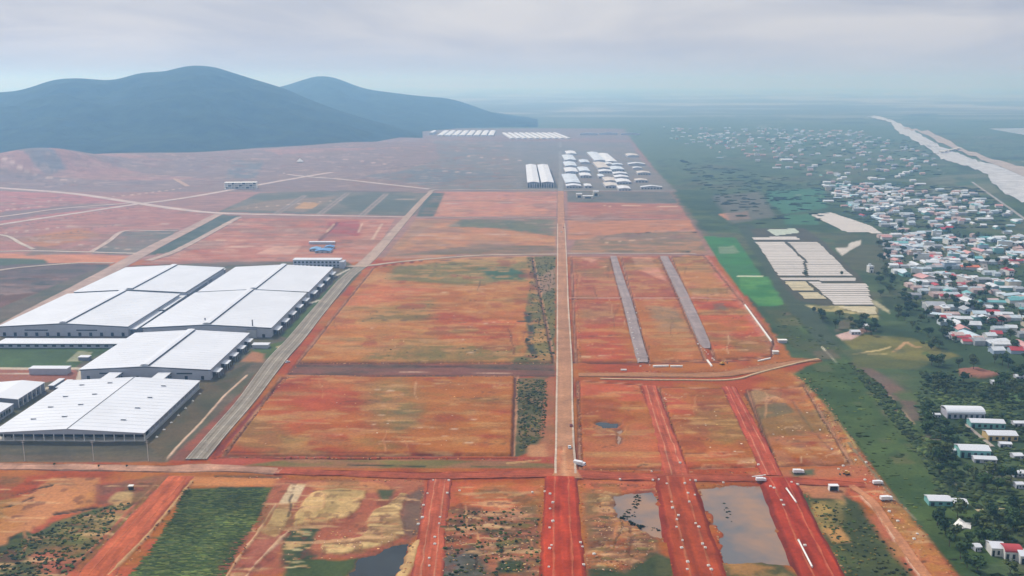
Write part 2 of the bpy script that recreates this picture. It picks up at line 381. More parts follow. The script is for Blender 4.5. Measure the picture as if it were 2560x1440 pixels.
blobs([(980, 660), (1320, 650), (1300, 720), (960, 720)], 24, [(.06, .09, .03), OLIVE, TAN], (2, 6), 3.5, .6)
paint([(1318, 642), (1390, 640), (1388, 905), (1295, 905), (1330, 860), (1310, 800), (1325, 700)], OLIVE, (.12, .115, .04), '30', soft=4, warp=5)
paint([(1335, 700), (1390, 670), (1388, 720), (1340, 745)], (.33, .19, .12), soft=12, warp=5, alpha=.8)
line([(1316, 780), (1332, 830), (1320, 855), (1338, 890)], 6, (.05, .055, .035), soft=3, warp=4, dz=-1)
line([(1295, 803), (1345, 806)], 3, DARK, warp=1.5, dz=-.7); line([(1275, 832), (1330, 830)], 3, (.2, .05, .03), warp=1.5, dz=-.7)
paint([(1285, 893), (1388, 885), (1388, 925), (1280, 925)], OLIVE, (.10, .10, .035), 'st', soft=5, warp=4)
# ditch between the centre plots
paint([(742, 907), (1388, 909), (1388, 940), (715, 936)], (.22, .085, .055), (.15, .085, .055), 'st', soft=3, warp=1.5, dz=-.8)
line([(750, 911), (1100, 913), (1385, 922)], 3.5, DARK, (.10, .07, .04), soft=2, warp=1.2, dz=-1.4); line([(725, 932), (900, 936), (1385, 938)], 2.5, DARK, soft=1.5, warp=1, dz=-1.2)
line([(1000, 928), (1280, 932)], 1.2, PALE, alpha=.6, warp=.6, dz=.5)
paint([(705, 942), (1290, 938), (1282, 1138), (560, 1138)], RED, ORG, '90', k=5, soft=2.5, warp=1.2, dz=.4)
paint([(560, 1130), (800, 960), (900, 960), (700, 1130)], (.50, .10, .03), soft=30, warp=10, alpha=.6)
paint([(910, 960), (1010, 945), (1060, 1010), (1000, 1090), (930, 1060)], (.26, .14, .05), OLIVE, '8', soft=26, warp=12, alpha=.8)
paint([(990, 1030), (1060, 1025), (1040, 1065), (990, 1075)], (.14, .13, .05), soft=14, warp=8, alpha=.8)
paint([(700, 1090), (775, 1085), (770, 1115), (720, 1130)], ORG2, soft=8, warp=6, alpha=.9)
paint([(870, 1090), (930, 1088), (920, 1110), (880, 1115)], ORG2, soft=7, warp=5, alpha=.8)
blobs([(720, 960), (1270, 950), (1260, 1120), (620, 1120)], 70, [ORG2, ORG, (.40, .045, .02), (.3, .15, .05), ORG2, TAN], (2, 6), 4, .5)
blobs([(720, 960), (1270, 950), (1260, 1120), (620, 1120)], 18, [PALE], (.6, 1.3), 3, .9)
blobs([(860, 720), (1300, 720), (1300, 890), (800, 890)], 16, [PALE], (.6, 1.5), 3, .9)
paint([(1288, 945), (1372, 942), (1368, 1110), (1290, 1145), (1282, 1140)], (.20, .13, .055), (.085, .085, .03), '8', soft=3, warp=2)
paint([(1365, 945), (1388, 942), (1386, 1150), (1330, 1150), (1350, 1100)], (.38, .13, .055), (.26, .12, .05), soft=4, warp=3)
paint([(1315, 1112), (1360, 1110), (1372, 1150), (1320, 1150)], (.50, .23, .10), soft=6, warp=4)
line([(715, 945), (640, 1020), (560, 1110), (535, 1145)], 4, (.25, .05, .03), soft=2, warp=1, dz=-1)
# strip above the dirt road
paint([(520, 1135), (1388, 1142), (1388, 1170), (530, 1170)], RED, (.40, .08, .04), 'st', soft=2, warp=1)
line([(560, 1130), (900, 1132), (1280, 1138)], 2.2, (.16, .03, .02), soft=1.2, warp=.6, dz=-1.2)
line([(540, 1142), (830, 1147), (1290, 1146)], 2.2, (.10, .03, .02), soft=1.2, warp=.6, dz=-1.2)
paint([(740, 1146), (1250, 1152), (1385, 1160), (1385, 1170), (850, 1170), (600, 1165)], OLIVE, (.30, .14, .06), 'st', soft=3, warp=2)
line([(910, 1150), (1270, 1150)], 1, PALE, alpha=.8, warp=.5); line([(870, 1162), (1060, 1166)], 2, DKG, soft=1.5, warp=1)
line([(1180, 1167), (1385, 1168)], 2, (.12, .10, .035), soft=1.5, warp=1)
line([(1270, 1158), (1350, 1150)], 2, SAND, soft=1.5, warp=1, alpha=.8)
# ---- right-hand plots
for P_, a_, b_ in (([(1425, 642), (1526, 642), (1555, 742), (1428, 742)], (.41, .14, .06), (.38, .115, .045)), ([(1428, 752), (1558, 752), (1600, 905), (1450, 912), (1436, 890)], ORG, (.40, .085, .03)),
                   ([(1552, 642), (1650, 642), (1695, 742), (1580, 742)], (.40, .125, .05), (.36, .10, .04)), ([(1584, 752), (1702, 752), (1760, 870), (1768, 902), (1622, 905)], ORG, (.47, .15, .045)),
                   ([(1678, 642), (1760, 638), (1850, 745), (1722, 745)], (.43, .15, .06), ORG2), ([(1730, 752), (1856, 752), (1935, 850), (1930, 890), (1790, 900)], ORG, (.50, .11, .035))):
    paint(P_, a_, b_, '30', soft=2.5, warp=1.5, dz=.5)
paint([(1580, 642), (1625, 642), (1668, 705), (1590, 672)], (.58, .25, .15), soft=4, warp=3); paint([(1440, 643), (1500, 644), (1480, 658)], (.57, .27, .16), soft=5, warp=3)
paint([(1450, 760), (1525, 760), (1540, 800), (1450, 820)], (.30, .16, .07), (.36, .2, .08), '8', soft=14, warp=6, alpha=.7)
paint([(1620, 765), (1690, 770), (1720, 830), (1650, 830)], (.26, .17, .09), (.34, .2, .1), '8', soft=12, warp=7, alpha=.85)
paint([(1450, 800), (1540, 830), (1590, 900), (1460, 905)], (.44, .075, .025), soft=18, warp=6, alpha=.7)
paint([(1730, 730), (1790, 722), (1800, 742), (1730, 744)], (.58, .29, .13), soft=3, warp=2); paint([(1740, 655), (1780, 690), (1790, 735), (1745, 740)], ORG2, soft=12, warp=6, alpha=.7)
paint([(1780, 760), (1810, 758), (1820, 778), (1785, 780)], (.20, .16, .10), soft=5, warp=4)
for q in ([(1426, 745), (1555, 745)], [(1578, 745), (1700, 745), (1830, 748)]):
    line(q, 4.5, (.58, .28, .20), soft=2, warp=.6, dz=.5)
line([(1430, 905), (1480, 908), (1590, 910), (1790, 905), (1900, 897)], 3, (.15, .04, .03), soft=2, warp=1.2, dz=-1)
paint([(1445, 952), (1604, 962), (1690, 1172), (1452, 1172)], (.50, .105, .033), ORG, '30', soft=2.5, warp=1.5, dz=.4)
paint([(1646, 968), (1812, 972), (1905, 1165), (1712, 1170)], (.45, .085, .03), ORG, '30', soft=2.5, warp=1.5, dz=.4)
paint([(1870, 975), (2010, 965), (2130, 1160), (1940, 1165)], ORG, (.40, .15, .06), '8', soft=4, warp=3)
paint([(1450, 1070), (1600, 1060), (1650, 1165), (1460, 1165)], (.42, .15, .05), soft=26, warp=9, alpha=.7)
paint([(1870, 985), (1890, 975), (1965, 1000), (1880, 1010)], (.58, .29, .15), soft=3, warp=2, dz=.8)
paint([(1885, 1012), (1960, 1003), (1985, 1030), (1900, 1048)], (.17, .11, .07), (.24, .14, .08), '8', soft=4, warp=3)
line([(1868, 985), (1900, 1050), (1920, 1110), (1935, 1150)], 3.5, (.17, .10, .06), soft=3, warp=2.5, dz=-.7)
line([(1980, 1000), (2030, 1070), (2080, 1125)], 2, (.26, .11, .06), soft=2, warp=1.5, dz=-.6)
line([(1565, 965), (1640, 975), (1700, 1000)], 1.6, (.60, .24, .13), warp=1, alpha=.8)
blobs([(1640, 980), (1800, 980), (1880, 1150), (1720, 1160)], 26, [ORG2, (.40, .06, .025), (.56, .17, .06)], (2, 5), 3.5, .5)
blobs([(1890, 990), (2020, 985), (2120, 1150), (1950, 1150)], 40, [ORG2, TAN, (.24, .12, .06), RED], (1.5, 4), 2, .7)
paint([(1490, 1092), (1560, 1085), (1545, 1060), (1490, 1056)], (.33, .18, .07), soft=5, warp=3, alpha=.7)
# spoil along the right boundary
line([(1760, 640), (1850, 750), (1935, 870)], 12, (.46, .12, .06), (.55, .20, .12), '8', soft=5, warp=3, dz=.5)
line([(1860, 765), (1935, 868)], 1.8, (.70, .48, .34), soft=1, warp=.4, dz=1.0)
line([(1990, 935), (2060, 1030), (2130, 1130), (2190, 1215), (2260, 1310), (2370, 1450)], 13, ORG2, (.44, .14, .05), '8', soft=5, warp=4, dz=.6)
blobs([(1990, 940), (2030, 960), (2230, 1240), (2190, 1250), (2060, 1080)], 60, [TAN, SAND, RED, BROWN, ORG2], (1, 3), 2, .8, dz=.5)
line([(2010, 935), (2080, 1035), (2140, 1120)], 1.4, (.55, .40, .14), soft=1.5, warp=1, alpha=.8)
paint([(1870, 1180), (2060, 1170), (2160, 1165), (2230, 1260), (1960, 1240)], (.44, .15, .06), (.48, .11, .04), 'st', soft=5, warp=3)
paint([(1975, 1178), (2035, 1172), (2040, 1188), (1985, 1192)], (.10, .11, .05), soft=4, warp=2)
PLOTS = [[(935, 668), (1060, 652), (1330, 642), (1385, 905), (745, 905)], [(705, 942), (1290, 938), (1282, 1138), (560, 1138)], [(1428, 642), (1526, 642), (1600, 905), (1440, 905)], [(1552, 642), (1650, 642), (1765, 900), (1622, 905)],
         [(1678, 642), (1760, 638), (1935, 850), (1930, 890), (1790, 900)], [(1445, 952), (1604, 962), (1690, 1172), (1452, 1172)], [(1646, 968), (1812, 972), (1905, 1165), (1712, 1170)], [(1870, 975), (2010, 965), (2130, 1160), (1940, 1165)]]
for q in PLOTS:
    paint(q, OLIVE, soft=6, alpha=.55, mask=('big', .56, 9)); paint(q, (.50, .24, .075), soft=6, alpha=.6, mask=('st', .58, 9)); paint(q, DRED, soft=6, alpha=.6, mask=('big', -.0, 1)) if False else paint(q, DRED, soft=6, alpha=.5, mask=('30', .6, 9))
    paint(q, TAN, soft=6, alpha=.55, mask=('line', .68, 12)); paint(q, (.24, .05, .022), soft=6, alpha=.5, mask=('line', .10, 0)) if False else None
    e = [(x, y) for x, y in q] + [q[0]]
    line(e, 3.0, (.10, .035, .02), soft=1.8, warp=1.6, alpha=.85, dz=-1.6); cx_ = sum(x for x, y in q) / len(q); cy_ = sum(y for x, y in q) / len(q)
    line([(cx_ + (x - cx_) * 1.012, cy_ + (y - cy_) * 1.012) for x, y in e], 1.2, (.60, .30, .16), soft=1.4, warp=1.5, alpha=.65, dz=.6)
def tracks(q, n, cols, wd=(.6, 1.3)):
    xs = [x for x, y in q]; yy = [y for x, y in q]; W = [G(*t) for t in q]
    for _ in range(n):
        x, y = random.uniform(min(xs), max(xs)), random.uniform(min(yy), max(yy)); a = random.choice((0, 0, 0, 1)); l = random.uniform(25, 150); P = [(x, y)]
        for k in range(4): x += l / 4 * (1 if not a else random.uniform(-.3, .3)); y += random.uniform(-3, 3) + (l / 8 if a else 0); P.append((x, y))
        g_ = np.array([G(*t) for t in P]); d_ = sd_poly(g_[:, :1], g_[:, 1:], W)
        P = [t for t, dd in zip(P, d_[:, 0]) if dd < -2]
        if len(P) > 1:
            c = random.choice(cols); w_ = random.uniform(*wd); line(P, w_, c, soft=1.0, warp=.8, alpha=random.uniform(.4, .9), dz=.25 if sum(c) > .6 else -.4)
            if random.random() < .4: line([(x + 2, y + 4) for x, y in P], w_, c, soft=1.0, warp=.8, alpha=.6)
for q in PLOTS: tracks(q, 22, [(.56, .30, .15), (.54, .23, .09), (.17, .05, .025), (.20, .07, .03), (.10, .055, .03), (.62, .40, .24)])
FARP = [[(605, 545), (985, 548), (925, 650), (860, 660), (345, 660), (430, 640)], [(-200, 472), (330, 508), (480, 530), (545, 535), (440, 595), (340, 645), (-200, 620)], [(1090, 480), (1392, 480), (1390, 541), (1048, 541)], [(1040, 548), (1390, 548), (1388, 630), (1200, 634), (955, 652)], [(1420, 505), (1695, 512), (1750, 600), (1420, 600)], [(-200, 385), (980, 350), (1250, 345), (1300, 470), (-200, 470)]]
for q_, c_, w_ in (([(0, 462), (100, 465), (190, 456), (250, 455), (430, 458)], 0, 7), ([(0, 437), (90, 448), (190, 454)], 1, 8), ([(0, 527), (82, 517), (170, 512)], 1, 5), ([(250, 495), (335, 487), (450, 472)], 1, 6), ([(200, 461), (425, 458)], 0, 5), ([(760, 402), (890, 407), (980, 414)], 1, 8), ([(960, 424), (1060, 411), (1150, 400)], 0, 8), ([(1100, 427), (1180, 433)], 1, 10),
                   ([(0, 446), (120, 456)], 0, 9), ([(640, 424), (700, 431), (850, 451)], 0, 5), ([(410, 520), (545, 530)], 0, 4), ([(340, 517), (0, 571)], 0, 5), ([(1160, 392), (1320, 403)], 1, 8), ([(900, 446), (1060, 440), (1300, 447)], 0, 7), ([(560, 474), (700, 478), (1070, 479)], 0, 5), ([(620, 520), (860, 500), (1050, 498)], 1, 3), ([(0, 498), (200, 492)], 0, 6), ([(0, 512), (160, 500)], 1, 5), ([(330, 625), (80, 600)], 1, 3), ([(0, 585), (170, 566), (420, 560)], 1, 4), ([(60, 600), (300, 560)], 0, 3), ([(420, 612), (880, 606)], 0, 3), ([(560, 560), (960, 562)], 1, 3), ([(460, 640), (840, 640)], 1, 3), ([(1000, 590), (1380, 584)], 1, 3), ([(1100, 510), (1390, 505)], 1, 4)):
    line(q_, w_, ((.15, .105, .085), (.60, .44, .35))[c_], soft=3, warp=2.5, alpha=.75, dz=(-1.2, .8)[c_])
for q in FARP:
    paint(q, (.25, .16, .11), soft=14, alpha=.55, mask=('big', .54, 8)); paint(q, (.48, .33, .26), soft=14, alpha=.4, mask=('st', .62, 9)); paint(q, (.26, .12, .085), soft=14, alpha=.55, mask=('line', .66, 10))
RIGHTP = [(1985, 935), (2040, 905), (1900, 760), (1760, 600), (1690, 500), (1640, 400), (2560, 330), (2900, 600), (2700, 1450), (2400, 1440)]
paint(RIGHTP, (.115, .10, .06), soft=20, alpha=.55, mask=('90', .55, 8)); paint(RIGHTP, (.10, .135, .045), soft=20, alpha=.5, mask=('big', .6, 9)); paint(RIGHTP, (.03, .055, .026), soft=20, alpha=.5, mask=('30', .55, 7))
# ---- foreground
paint([(-100, 1192), (1640, 1212), (1640, 1700), (-200, 1700)], (.44, .09, .035), ORG, '30', soft=3, warp=2)
paint([(-100, 1190), (140, 1190), (60, 1270), (-100, 1290)], RED, (.38, .06, .035), 'st', soft=5, warp=5)
paint([(130, 1195), (250, 1195), (240, 1260), (130, 1290), (20, 1370), (-100, 1372), (-100, 1270), (70, 1240)], (.52, .21, .075), ORG2, '30', soft=4, warp=4, dz=.5)
paint([(240, 1215), (420, 1185), (470, 1210), (330, 1260), (240, 1260)], (.30, .075, .04), (.24, .09, .05), '8', soft=6, warp=4)
paint([(-100, 1378), (40, 1360), (130, 1310), (230, 1275), (330, 1245), (350, 1260), (230, 1390), (150, 1440), (120, 1700), (-150, 1700)], (.10, .105, .036), (.045, .065, .026), '8', soft=5, warp=5)
paint([(20, 1345), (60, 1330), (120, 1340), (100, 1365), (20, 1368)], (.085, .10, .03), DKG, '8', soft=3, warp=2)
line([(30, 1240), (90, 1222), (130, 1214)], 2, DARK, soft=1.5, warp=2.5, dz=-.8); line([(0, 1272), (40, 1262), (80, 1245)], 2, DARK, soft=1.5, warp=2.5, dz=-.8); line([(140, 1285), (170, 1280), (240, 1268)], 2.5, DARK, soft=1.5, warp=2.5, dz=-.8)
paint([(75, 1390), (110, 1370), (180, 1365), (190, 1420), (120, 1440)], (.40, .12, .06), soft=9, warp=4)
paint([(270, 1255), (290, 1232), (330, 1225), (340, 1255), (300, 1270)], (.48, .31, .13), TAN, '8', soft=4, warp=3)
paint([(230, 1310), (330, 1268), (300, 1330), (220, 1360)], (.28, .16, .06), OLIVE, '8', soft=8, warp=6)
blobs([(170, 1300), (330, 1260), (220, 1400), (120, 1400)], 50, [(.42, .28, .1), GRN2, OLIVE, (.4, .13, .06)], (.8, 2.5), 4, .7)
# green field and its bank
paint([(455, 1222), (690, 1215), (660, 1290), (600, 1370), (560, 1450), (520, 1700), (300, 1700), (330, 1440), (400, 1350), (440, 1280)], (.075, .105, .028), (.045, .075, .024), 'st', soft=4, warp=4)
paint([(540, 1216), (660, 1216), (665, 1240), (560, 1240)], (.03, .055, .025), soft=5, warp=4)
paint([(470, 1230), (540, 1225), (520, 1262), (455, 1270)], (.14, .155, .04), soft=8, warp=5, alpha=.7)
blobs([(460, 1240), (650, 1230), (560, 1440), (360, 1440)], 150, [GRN2, (.17, .18, .055), DKG, (.05, .09, .03), GRN], (.6, 1.8), 5, .75)
paint([(440, 1190), (700, 1196), (690, 1216), (480, 1216)], (.52, .20, .06), (.56, .27, .10), 'st', soft=4, warp=3)
line([(540, 1190), (700, 1192)], 3, (.13, .085, .045), soft=2, warp=1.5, dz=-.8)
line([(480, 1205), (420, 1280), (360, 1350), (270, 1440)], 2.4, (.58, .33, .15), soft=1.6, warp=1.6, dz=.8)
line([(390, 1215), (330, 1270), (265, 1340), (180, 1420)], 2.4, (.40, .13, .06), soft=1.6, warp=1.4, dz=.6)
# sand
paint([(690, 1200), (1060, 1198), (1040, 1300), (1020, 1380), (900, 1400), (780, 1395), (690, 1440), (560, 1440), (620, 1340)], (.40, .13, .06), (.36, .10, .05), '30', soft=4, warp=3)
paint([(785, 1230), (850, 1222), (915, 1228), (902, 1265), (875, 1294), (812, 1307), (725, 1319), (744, 1273)], (.60, .38, .15), SAND, 'st', soft=2, warp=4, dz=.9)
paint([(770, 1205), (930, 1205), (1000, 1225), (920, 1232), (850, 1222), (790, 1228)], (.55, .22, .08), soft=5, warp=3)
paint([(1004, 1232), (1022, 1238), (1000, 1286), (1014, 1344), (933, 1371), (854, 1390), (798, 1384), (808, 1361), (908, 1342), (933, 1282)], (.60, .40, .17), (.34, .20, .08), 'line', k=8, soft=2, warp=4.5, dz=.8)
paint([(727, 1209), (765, 1211), (740, 1257), (715, 1262), (696, 1261)], (.66, .48, .28), soft=1.5, warp=.8)
paint([(696, 1261), (735, 1262), (722, 1310), (690, 1350), (654, 1334)], (.60, .38, .16), (.40, .20, .08), 'line', k=8, soft=2, warp=3.5, dz=.6)
paint([(650, 1335), (690, 1350), (700, 1340), (690, 1400), (620, 1450), (565, 1450)], (.40, .13, .075), (.33, .09, .05), '8', soft=3, warp=3)
line([(690, 1262), (640, 1340), (600, 1390), (565, 1445)], 1.8, (.62, .36, .19), soft=1.4, warp=1.6, dz=.8); line([(725, 1325), (680, 1370), (640, 1410), (610, 1450)], 1.6, (.62, .38, .22), soft=1.4, warp=2, dz=.6)
line([(610, 1345), (570, 1400), (540, 1460)], 6, (.26, .085, .045), soft=3, warp=2)
paint([(945, 1225), (990, 1222), (980, 1250), (950, 1252)], (.075, .085, .035), soft=4, warp=3)
paint([(725, 1325), (800, 1316), (770, 1370), (800, 1390), (700, 1420), (715, 1350)], (.085, .10, .036), (.05, .065, .03), '8', soft=4, warp=4)
paint([(720, 1395), (860, 1398), (930, 1390), (860, 1450), (850, 1700), (640, 1700)], (.05, .075, .024), (.075, .10, .03), '30', soft=4, warp=4)
blobs([(730, 1320), (790, 1320), (770, 1420), (710, 1420)], 30, [SAND, TAN, DKG, (.6, .5, .25)], (.6, 1.5), 3, .9)
paint([(1015, 1240), (1060, 1215), (1050, 1330), (1020, 1365), (1000, 1290)], (.17, .10, .065), (.24, .10, .06), '30', soft=4, warp=2)
paint([(1020, 1370), (1052, 1345), (1040, 1400), (1015, 1450), (985, 1450)], (.60, .36, .15), SAND, '8', soft=2, warp=2, dz=.8)
# rough ground between the causeways
paint([(1130, 1270), (1345, 1260), (1355, 1450), (1360, 1700), (1040, 1700), (1090, 1420)], (.30, .10, .045), (.20, .10, .05), '8', soft=5, warp=5)
paint([(1150, 1215), (1350, 1215), (1340, 1255), (1230, 1285), (1170, 1262)], (.52, .13, .04), soft=9, warp=5)
blobs([(1120, 1275), (1345, 1265), (1355, 1440), (1080, 1440)], 160, [(.07, .075, .03), DARK, (.48, .16, .07), (.56, .30, .16), OLIVE, (.36, .10, .04)], (.9, 2.8), 3, .85, dz=.35)
paint([(1110, 1380), (1190, 1370), (1220, 1440), (1090, 1450)], (.09, .085, .055), (.13, .12, .10), '8', soft=6, warp=5)
paint([(1245, 1405), (1310, 1400), (1310, 1430), (1250, 1430)], (.055, .07, .03), soft=4, warp=3)
paint([(1460, 1200), (1640, 1205), (1560, 1235), (1460, 1240)], (.54, .17, .06), (.48, .12, .045), 'st', soft=5, warp=3)
paint([(1450, 1230), (1560, 1235), (1640, 1330), (1660, 1400), (1560, 1440), (1470, 1440)], (.36, .14, .055), (.26, .12, .055), '8', soft=5, warp=5)
blobs([(1490, 1235), (1560, 1250), (1640, 1350), (1600, 1420), (1480, 1430)], 130, [(.07, .06, .03), (.52, .20, .08), (.60, .33, .16), OLIVE, RED, ORG2], (.8, 2.4), 3, .85, dz=.4)
paint([(1470, 1420), (1560, 1430), (1640, 1380), (1690, 1400), (1720, 1700), (1440, 1700)], (.05, .065, .025), (.10, .10, .035), '30', soft=6, warp=5)
paint([(1800, 1395), (1950, 1402), (2000, 1440), (2010, 1700), (1830, 1700)], (.23, .15, .05), (.09, .085, .03), '8', soft=5, warp=4)
paint([(1810, 1405), (1880, 1405), (1940, 1418), (1880, 1440), (1820, 1440)], (.42, .20, .06), soft=6, warp=5, alpha=.8)
for q in ([(690, 1200), (1060, 1198), (1020, 1380), (780, 1395), (565, 1450)], [(1460, 1205), (1640, 1210), (1650, 1390), (1470, 1440)], [(1130, 1210), (1350, 1210), (1355, 1440), (1080, 1440)], [(-50, 1190), (430, 1190), (230, 1440), (-50, 1440)], [(2000, 1200), (2200, 1220), (2420, 1440), (2120, 1440)]):
    paint(q, (.62, .36, .17), soft=5, alpha=.7, mask=('line', .66, 12)); paint(q, (.16, .055, .03), soft=5, alpha=.6, mask=('8', .62, 12)); paint(q, OLIVE, soft=5, alpha=.4, mask=('30', .6, 10))
for q in ([(700, 1210), (1050, 1205), (1010, 1380), (640, 1430)], [(1470, 1215), (1640, 1220), (1650, 1380), (1480, 1440)], [(1140, 1220), (1345, 1220), (1350, 1440), (1100, 1440)], [(10, 1195), (410, 1195), (230, 1440), (10, 1440)], [(2010, 1215), (2190, 1230), (2380, 1440), (2130, 1440)]): tracks(q, 34, [(.64, .42, .2), (.60, .30, .13), (.13, .045, .025), (.07, .045, .028), (.5, .2, .08)], (.6, 1.6))
# right of the last causeway
paint([(2000, 1235), (2080, 1215), (2150, 1260), (2200, 1330), (2300, 1450), (2400, 1700), (2150, 1700), (2090, 1400)], (.085, .10, .030), (.055, .07, .026), '30', soft=5, warp=4)
paint([(2030, 1255), (2110, 1245), (2115, 1300), (2060, 1330), (2035, 1290)], (.36, .24, .07), (.17, .14, .045), '8', soft=4, warp=3)
paint([(2060, 1325), (2100, 1315), (2125, 1355), (2085, 1358)], (.48, .25, .08), soft=4, warp=2)
paint([(2000, 1210), (2120, 1215), (2110, 1250), (2030, 1245)], (.50, .19, .08), (.4, .18, .08), 'st', soft=4, warp=3)
paint([(2165, 1290), (2200, 1285), (2330, 1450), (2290, 1450)], (.42, .12, .055), soft=8, warp=4)
line([(2150, 1240), (2190, 1280), (2230, 1340), (2270, 1400), (2300, 1440)], 1.6, (.66, .42, .28), soft=1.2, warp=1, dz=.7)
paint([(2195, 1275), (2212, 1285), (2222, 1322), (2205, 1310)], (.66, .45, .27), soft=1.5, warp=1)
paint([(2215, 1345), (2262, 1370), (2275, 1395), (2240, 1390)], (.38, .17, .06), soft=2, warp=1.5)
# ---- the green side
paint([(1985, 935), (2040, 905), (2130, 900), (2200, 960), (2300, 1080), (2420, 1220), (2500, 1400), (2400, 1440), (2290, 1300), (2190, 1180), (2100, 1055)], (.050, .088, .024), (.075, .115, .03), '30', soft=5, warp=4)
paint([(2130, 905), (2200, 930), (2280, 990), (2300, 1050), (2250, 1060), (2190, 985)], (.15, .11, .08), (.20, .12, .085), '30', soft=8, warp=5)
line([(2180, 985), (2280, 1100), (2380, 1230)], 9, (.085, .105, .03), soft=8, warp=5)
line([(2225, 990), (2285, 1060)], 2, (.38, .28, .16), soft=2, warp=1)
line([(2120, 1110), (2230, 1240), (2290, 1300)], 1.5, (.22, .20, .12), soft=1.5, warp=.5)
paint([(1950, 745), (2040, 800), (2120, 880), (2070, 895), (1980, 870), (1900, 760)], (.055, .085, .032), (.075, .09, .035), '30', soft=6, warp=4)
paint([(2105, 850), (2150, 835), (2280, 845), (2400, 890), (2330, 905), (2150, 892)], (.19, .17, .045), (.13, .13, .04), '30', soft=6, warp=4)
line([(2135, 885), (2200, 875), (2225, 868)], 3.5, (.62, .48, .22), soft=2, warp=1.5); line([(2170, 884), (2215, 884)], 2.2, (.66, .50, .24), soft=2, warp=1); line([(2235, 880), (2265, 855), (2285, 866), (2300, 868)], 3.5, (.5, .3, .14), soft=2, warp=1.5)
line([(2055, 868), (2090, 905)], 2, (.66, .6, .45), soft=1, warp=.4)
paint([(2130, 890), (2330, 905), (2290, 925), (2140, 918)], (.11, .12, .04), soft=6, warp=4)
paint([(2395, 925), (2440, 920), (2500, 938), (2460, 948), (2400, 940)], (.30, .13, .085), soft=3, warp=2, dz=2)
paint([(2500, 985), (2560, 980), (2620, 1000), (2560, 1010), (2505, 1005)], (.09, .15, .05), soft=4, warp=2)
for i in range(70):
    x_, y_ = random.choice([(2020, 900), (2080, 950), (2150, 1010), (2240, 1110), (2330, 1230), (2000, 830), (1930, 760), (2260, 880), (2130, 780)]); x_ += random.uniform(-70, 110); y_ += random.uniform(-40, 40)
    s_ = random.uniform(14, 55)
    if x_ < np.interp(y_, [600, 720, 845, 930, 1060, 1190, 1310, 1440], [1790, 1880, 1975, 2030, 2130, 2230, 2320, 2430]): continue
    paint([(x_, y_), (x_ + s_, y_ - 2), (x_ + s_ * 1.35, y_ + s_ * .35), (x_ + s_ * .3, y_ + s_ * .38)], random.choice([(.10, .115, .045), (.045, .085, .028), (.08, .13, .035), (.15, .125, .075), (.03, .05, .022), (.13, .13, .05)]), soft=5, warp=5, alpha=.8)
# paddies
paint([(1758, 590), (1840, 595), (1905, 690), (1862, 740), (1800, 660)], BRT, (.05, .17, .055), '30', soft=4, warp=2)
paint([(1850, 690), (1930, 692), (1960, 740), (1960, 762), (1900, 768), (1850, 720)], BRT, (.09, .25, .06), '30', soft=4, warp=2)
paint([(1795, 618), (1835, 614), (1850, 632), (1800, 635)], (.17, .25, .13), soft=4, warp=2)
line([(1845, 691), (1905, 690)], 4, (.62, .66, .45), soft=2, warp=.6); line([(1895, 766), (1965, 764)], 4, (.06, .11, .04), soft=2, warp=1)
paint([(1840, 560), (1880, 560), (1960, 690), (2060, 800), (2100, 870), (2050, 860), (1960, 760), (1900, 660)], (.062, .085, .048), soft=7, warp=4)
paint([(2085, 600), (2200, 580), (2235, 640), (2200, 690), (2140, 680), (2100, 640)], (.065, .09, .04), (.095, .10, .05), '30', soft=8, warp=5)
paint([(1915, 478), (2060, 470), (2070, 520), (1960, 535), (1920, 505)], (.06, .16, .085), soft=10, warp=6)
paint([(1960, 538), (2030, 535), (2050, 560), (1960, 562)], (.06, .155, .07), soft=8, warp=4)
paint([(1795, 535), (1870, 528), (1875, 548), (1820, 550)], (.52, .23, .12), soft=5, warp=4)
paint([(1780, 490), (1900, 480), (1940, 540), (1830, 560)], (.15, .14, .11), soft=18, warp=9, alpha=.8)
paint([(2090, 838), (2135, 825), (2160, 832), (2128, 850), (2105, 850)], (.60, .40, .34), soft=2, warp=1, dz=.5)
paint([(2140, 825), (2175, 815), (2190, 828), (2150, 832)], (.32, .18, .12), soft=3, warp=1)
paint([(2350, 470), (2480, 455), (2500, 480), (2380, 498)], (.15, .16, .085), soft=14, warp=8)
paint([(2050, 1440), (2200, 1440)] + [(2200, 1500), (2050, 1500)], (.05, .065, .025), soft=6, warp=4)
# haze-side plain: hedges and paler plots far away
for i in range(170):
    py = 285 + 190 * random.random() ** 1.6; px = random.uniform(1640 + (py - 300) * .4, 2900)
    c = random.choice([(.05, .075, .045), (.05, .075, .045), (.11, .14, .075), (.10, .15, .08), (.16, .17, .11), (.06, .12, .06)])
    s = (40 + 55 * random.random()); h = random.uniform(2, 6) * (py - 250) / 120
    paint([(px, py), (px + s, py - h * .3), (px + s * 1.2, py + h), (px + s * .15, py + h)], c, soft=22, warp=14, alpha=.85)
for i in range(110):
    py = 292 + 200 * random.random() ** 1.5; px = random.uniform(1650 + max(0, py - 300) * .5, 2560); s = random.uniform(20, 110)
    line([(px, py), (px + s * .5, py + random.uniform(-2, 2)), (px + s, py + random.uniform(-4, 4))], random.uniform(4, 11) * mpp(py), *random.choice([((.30, .31, .24),), ((.22, .26, .17),), ((.035, .055, .03),), ((.025, .045, .025),), ((.14, .19, .10),)]), soft=mpp(py) * 3, warp=mpp(py) * 2, alpha=.7) if False else line([(px, py), (px + s * .5, py + random.uniform(-2, 2)), (px + s, py + random.uniform(-4, 4))], random.uniform(1.5, 3.5) * mpp(py) * 2, random.choice([(.30, .31, .24), (.22, .26, .17), (.035, .055, .03), (.025, .045, .025), (.14, .19, .10)]), soft=mpp(py) * 3, warp=mpp(py) * 2, alpha=.75)
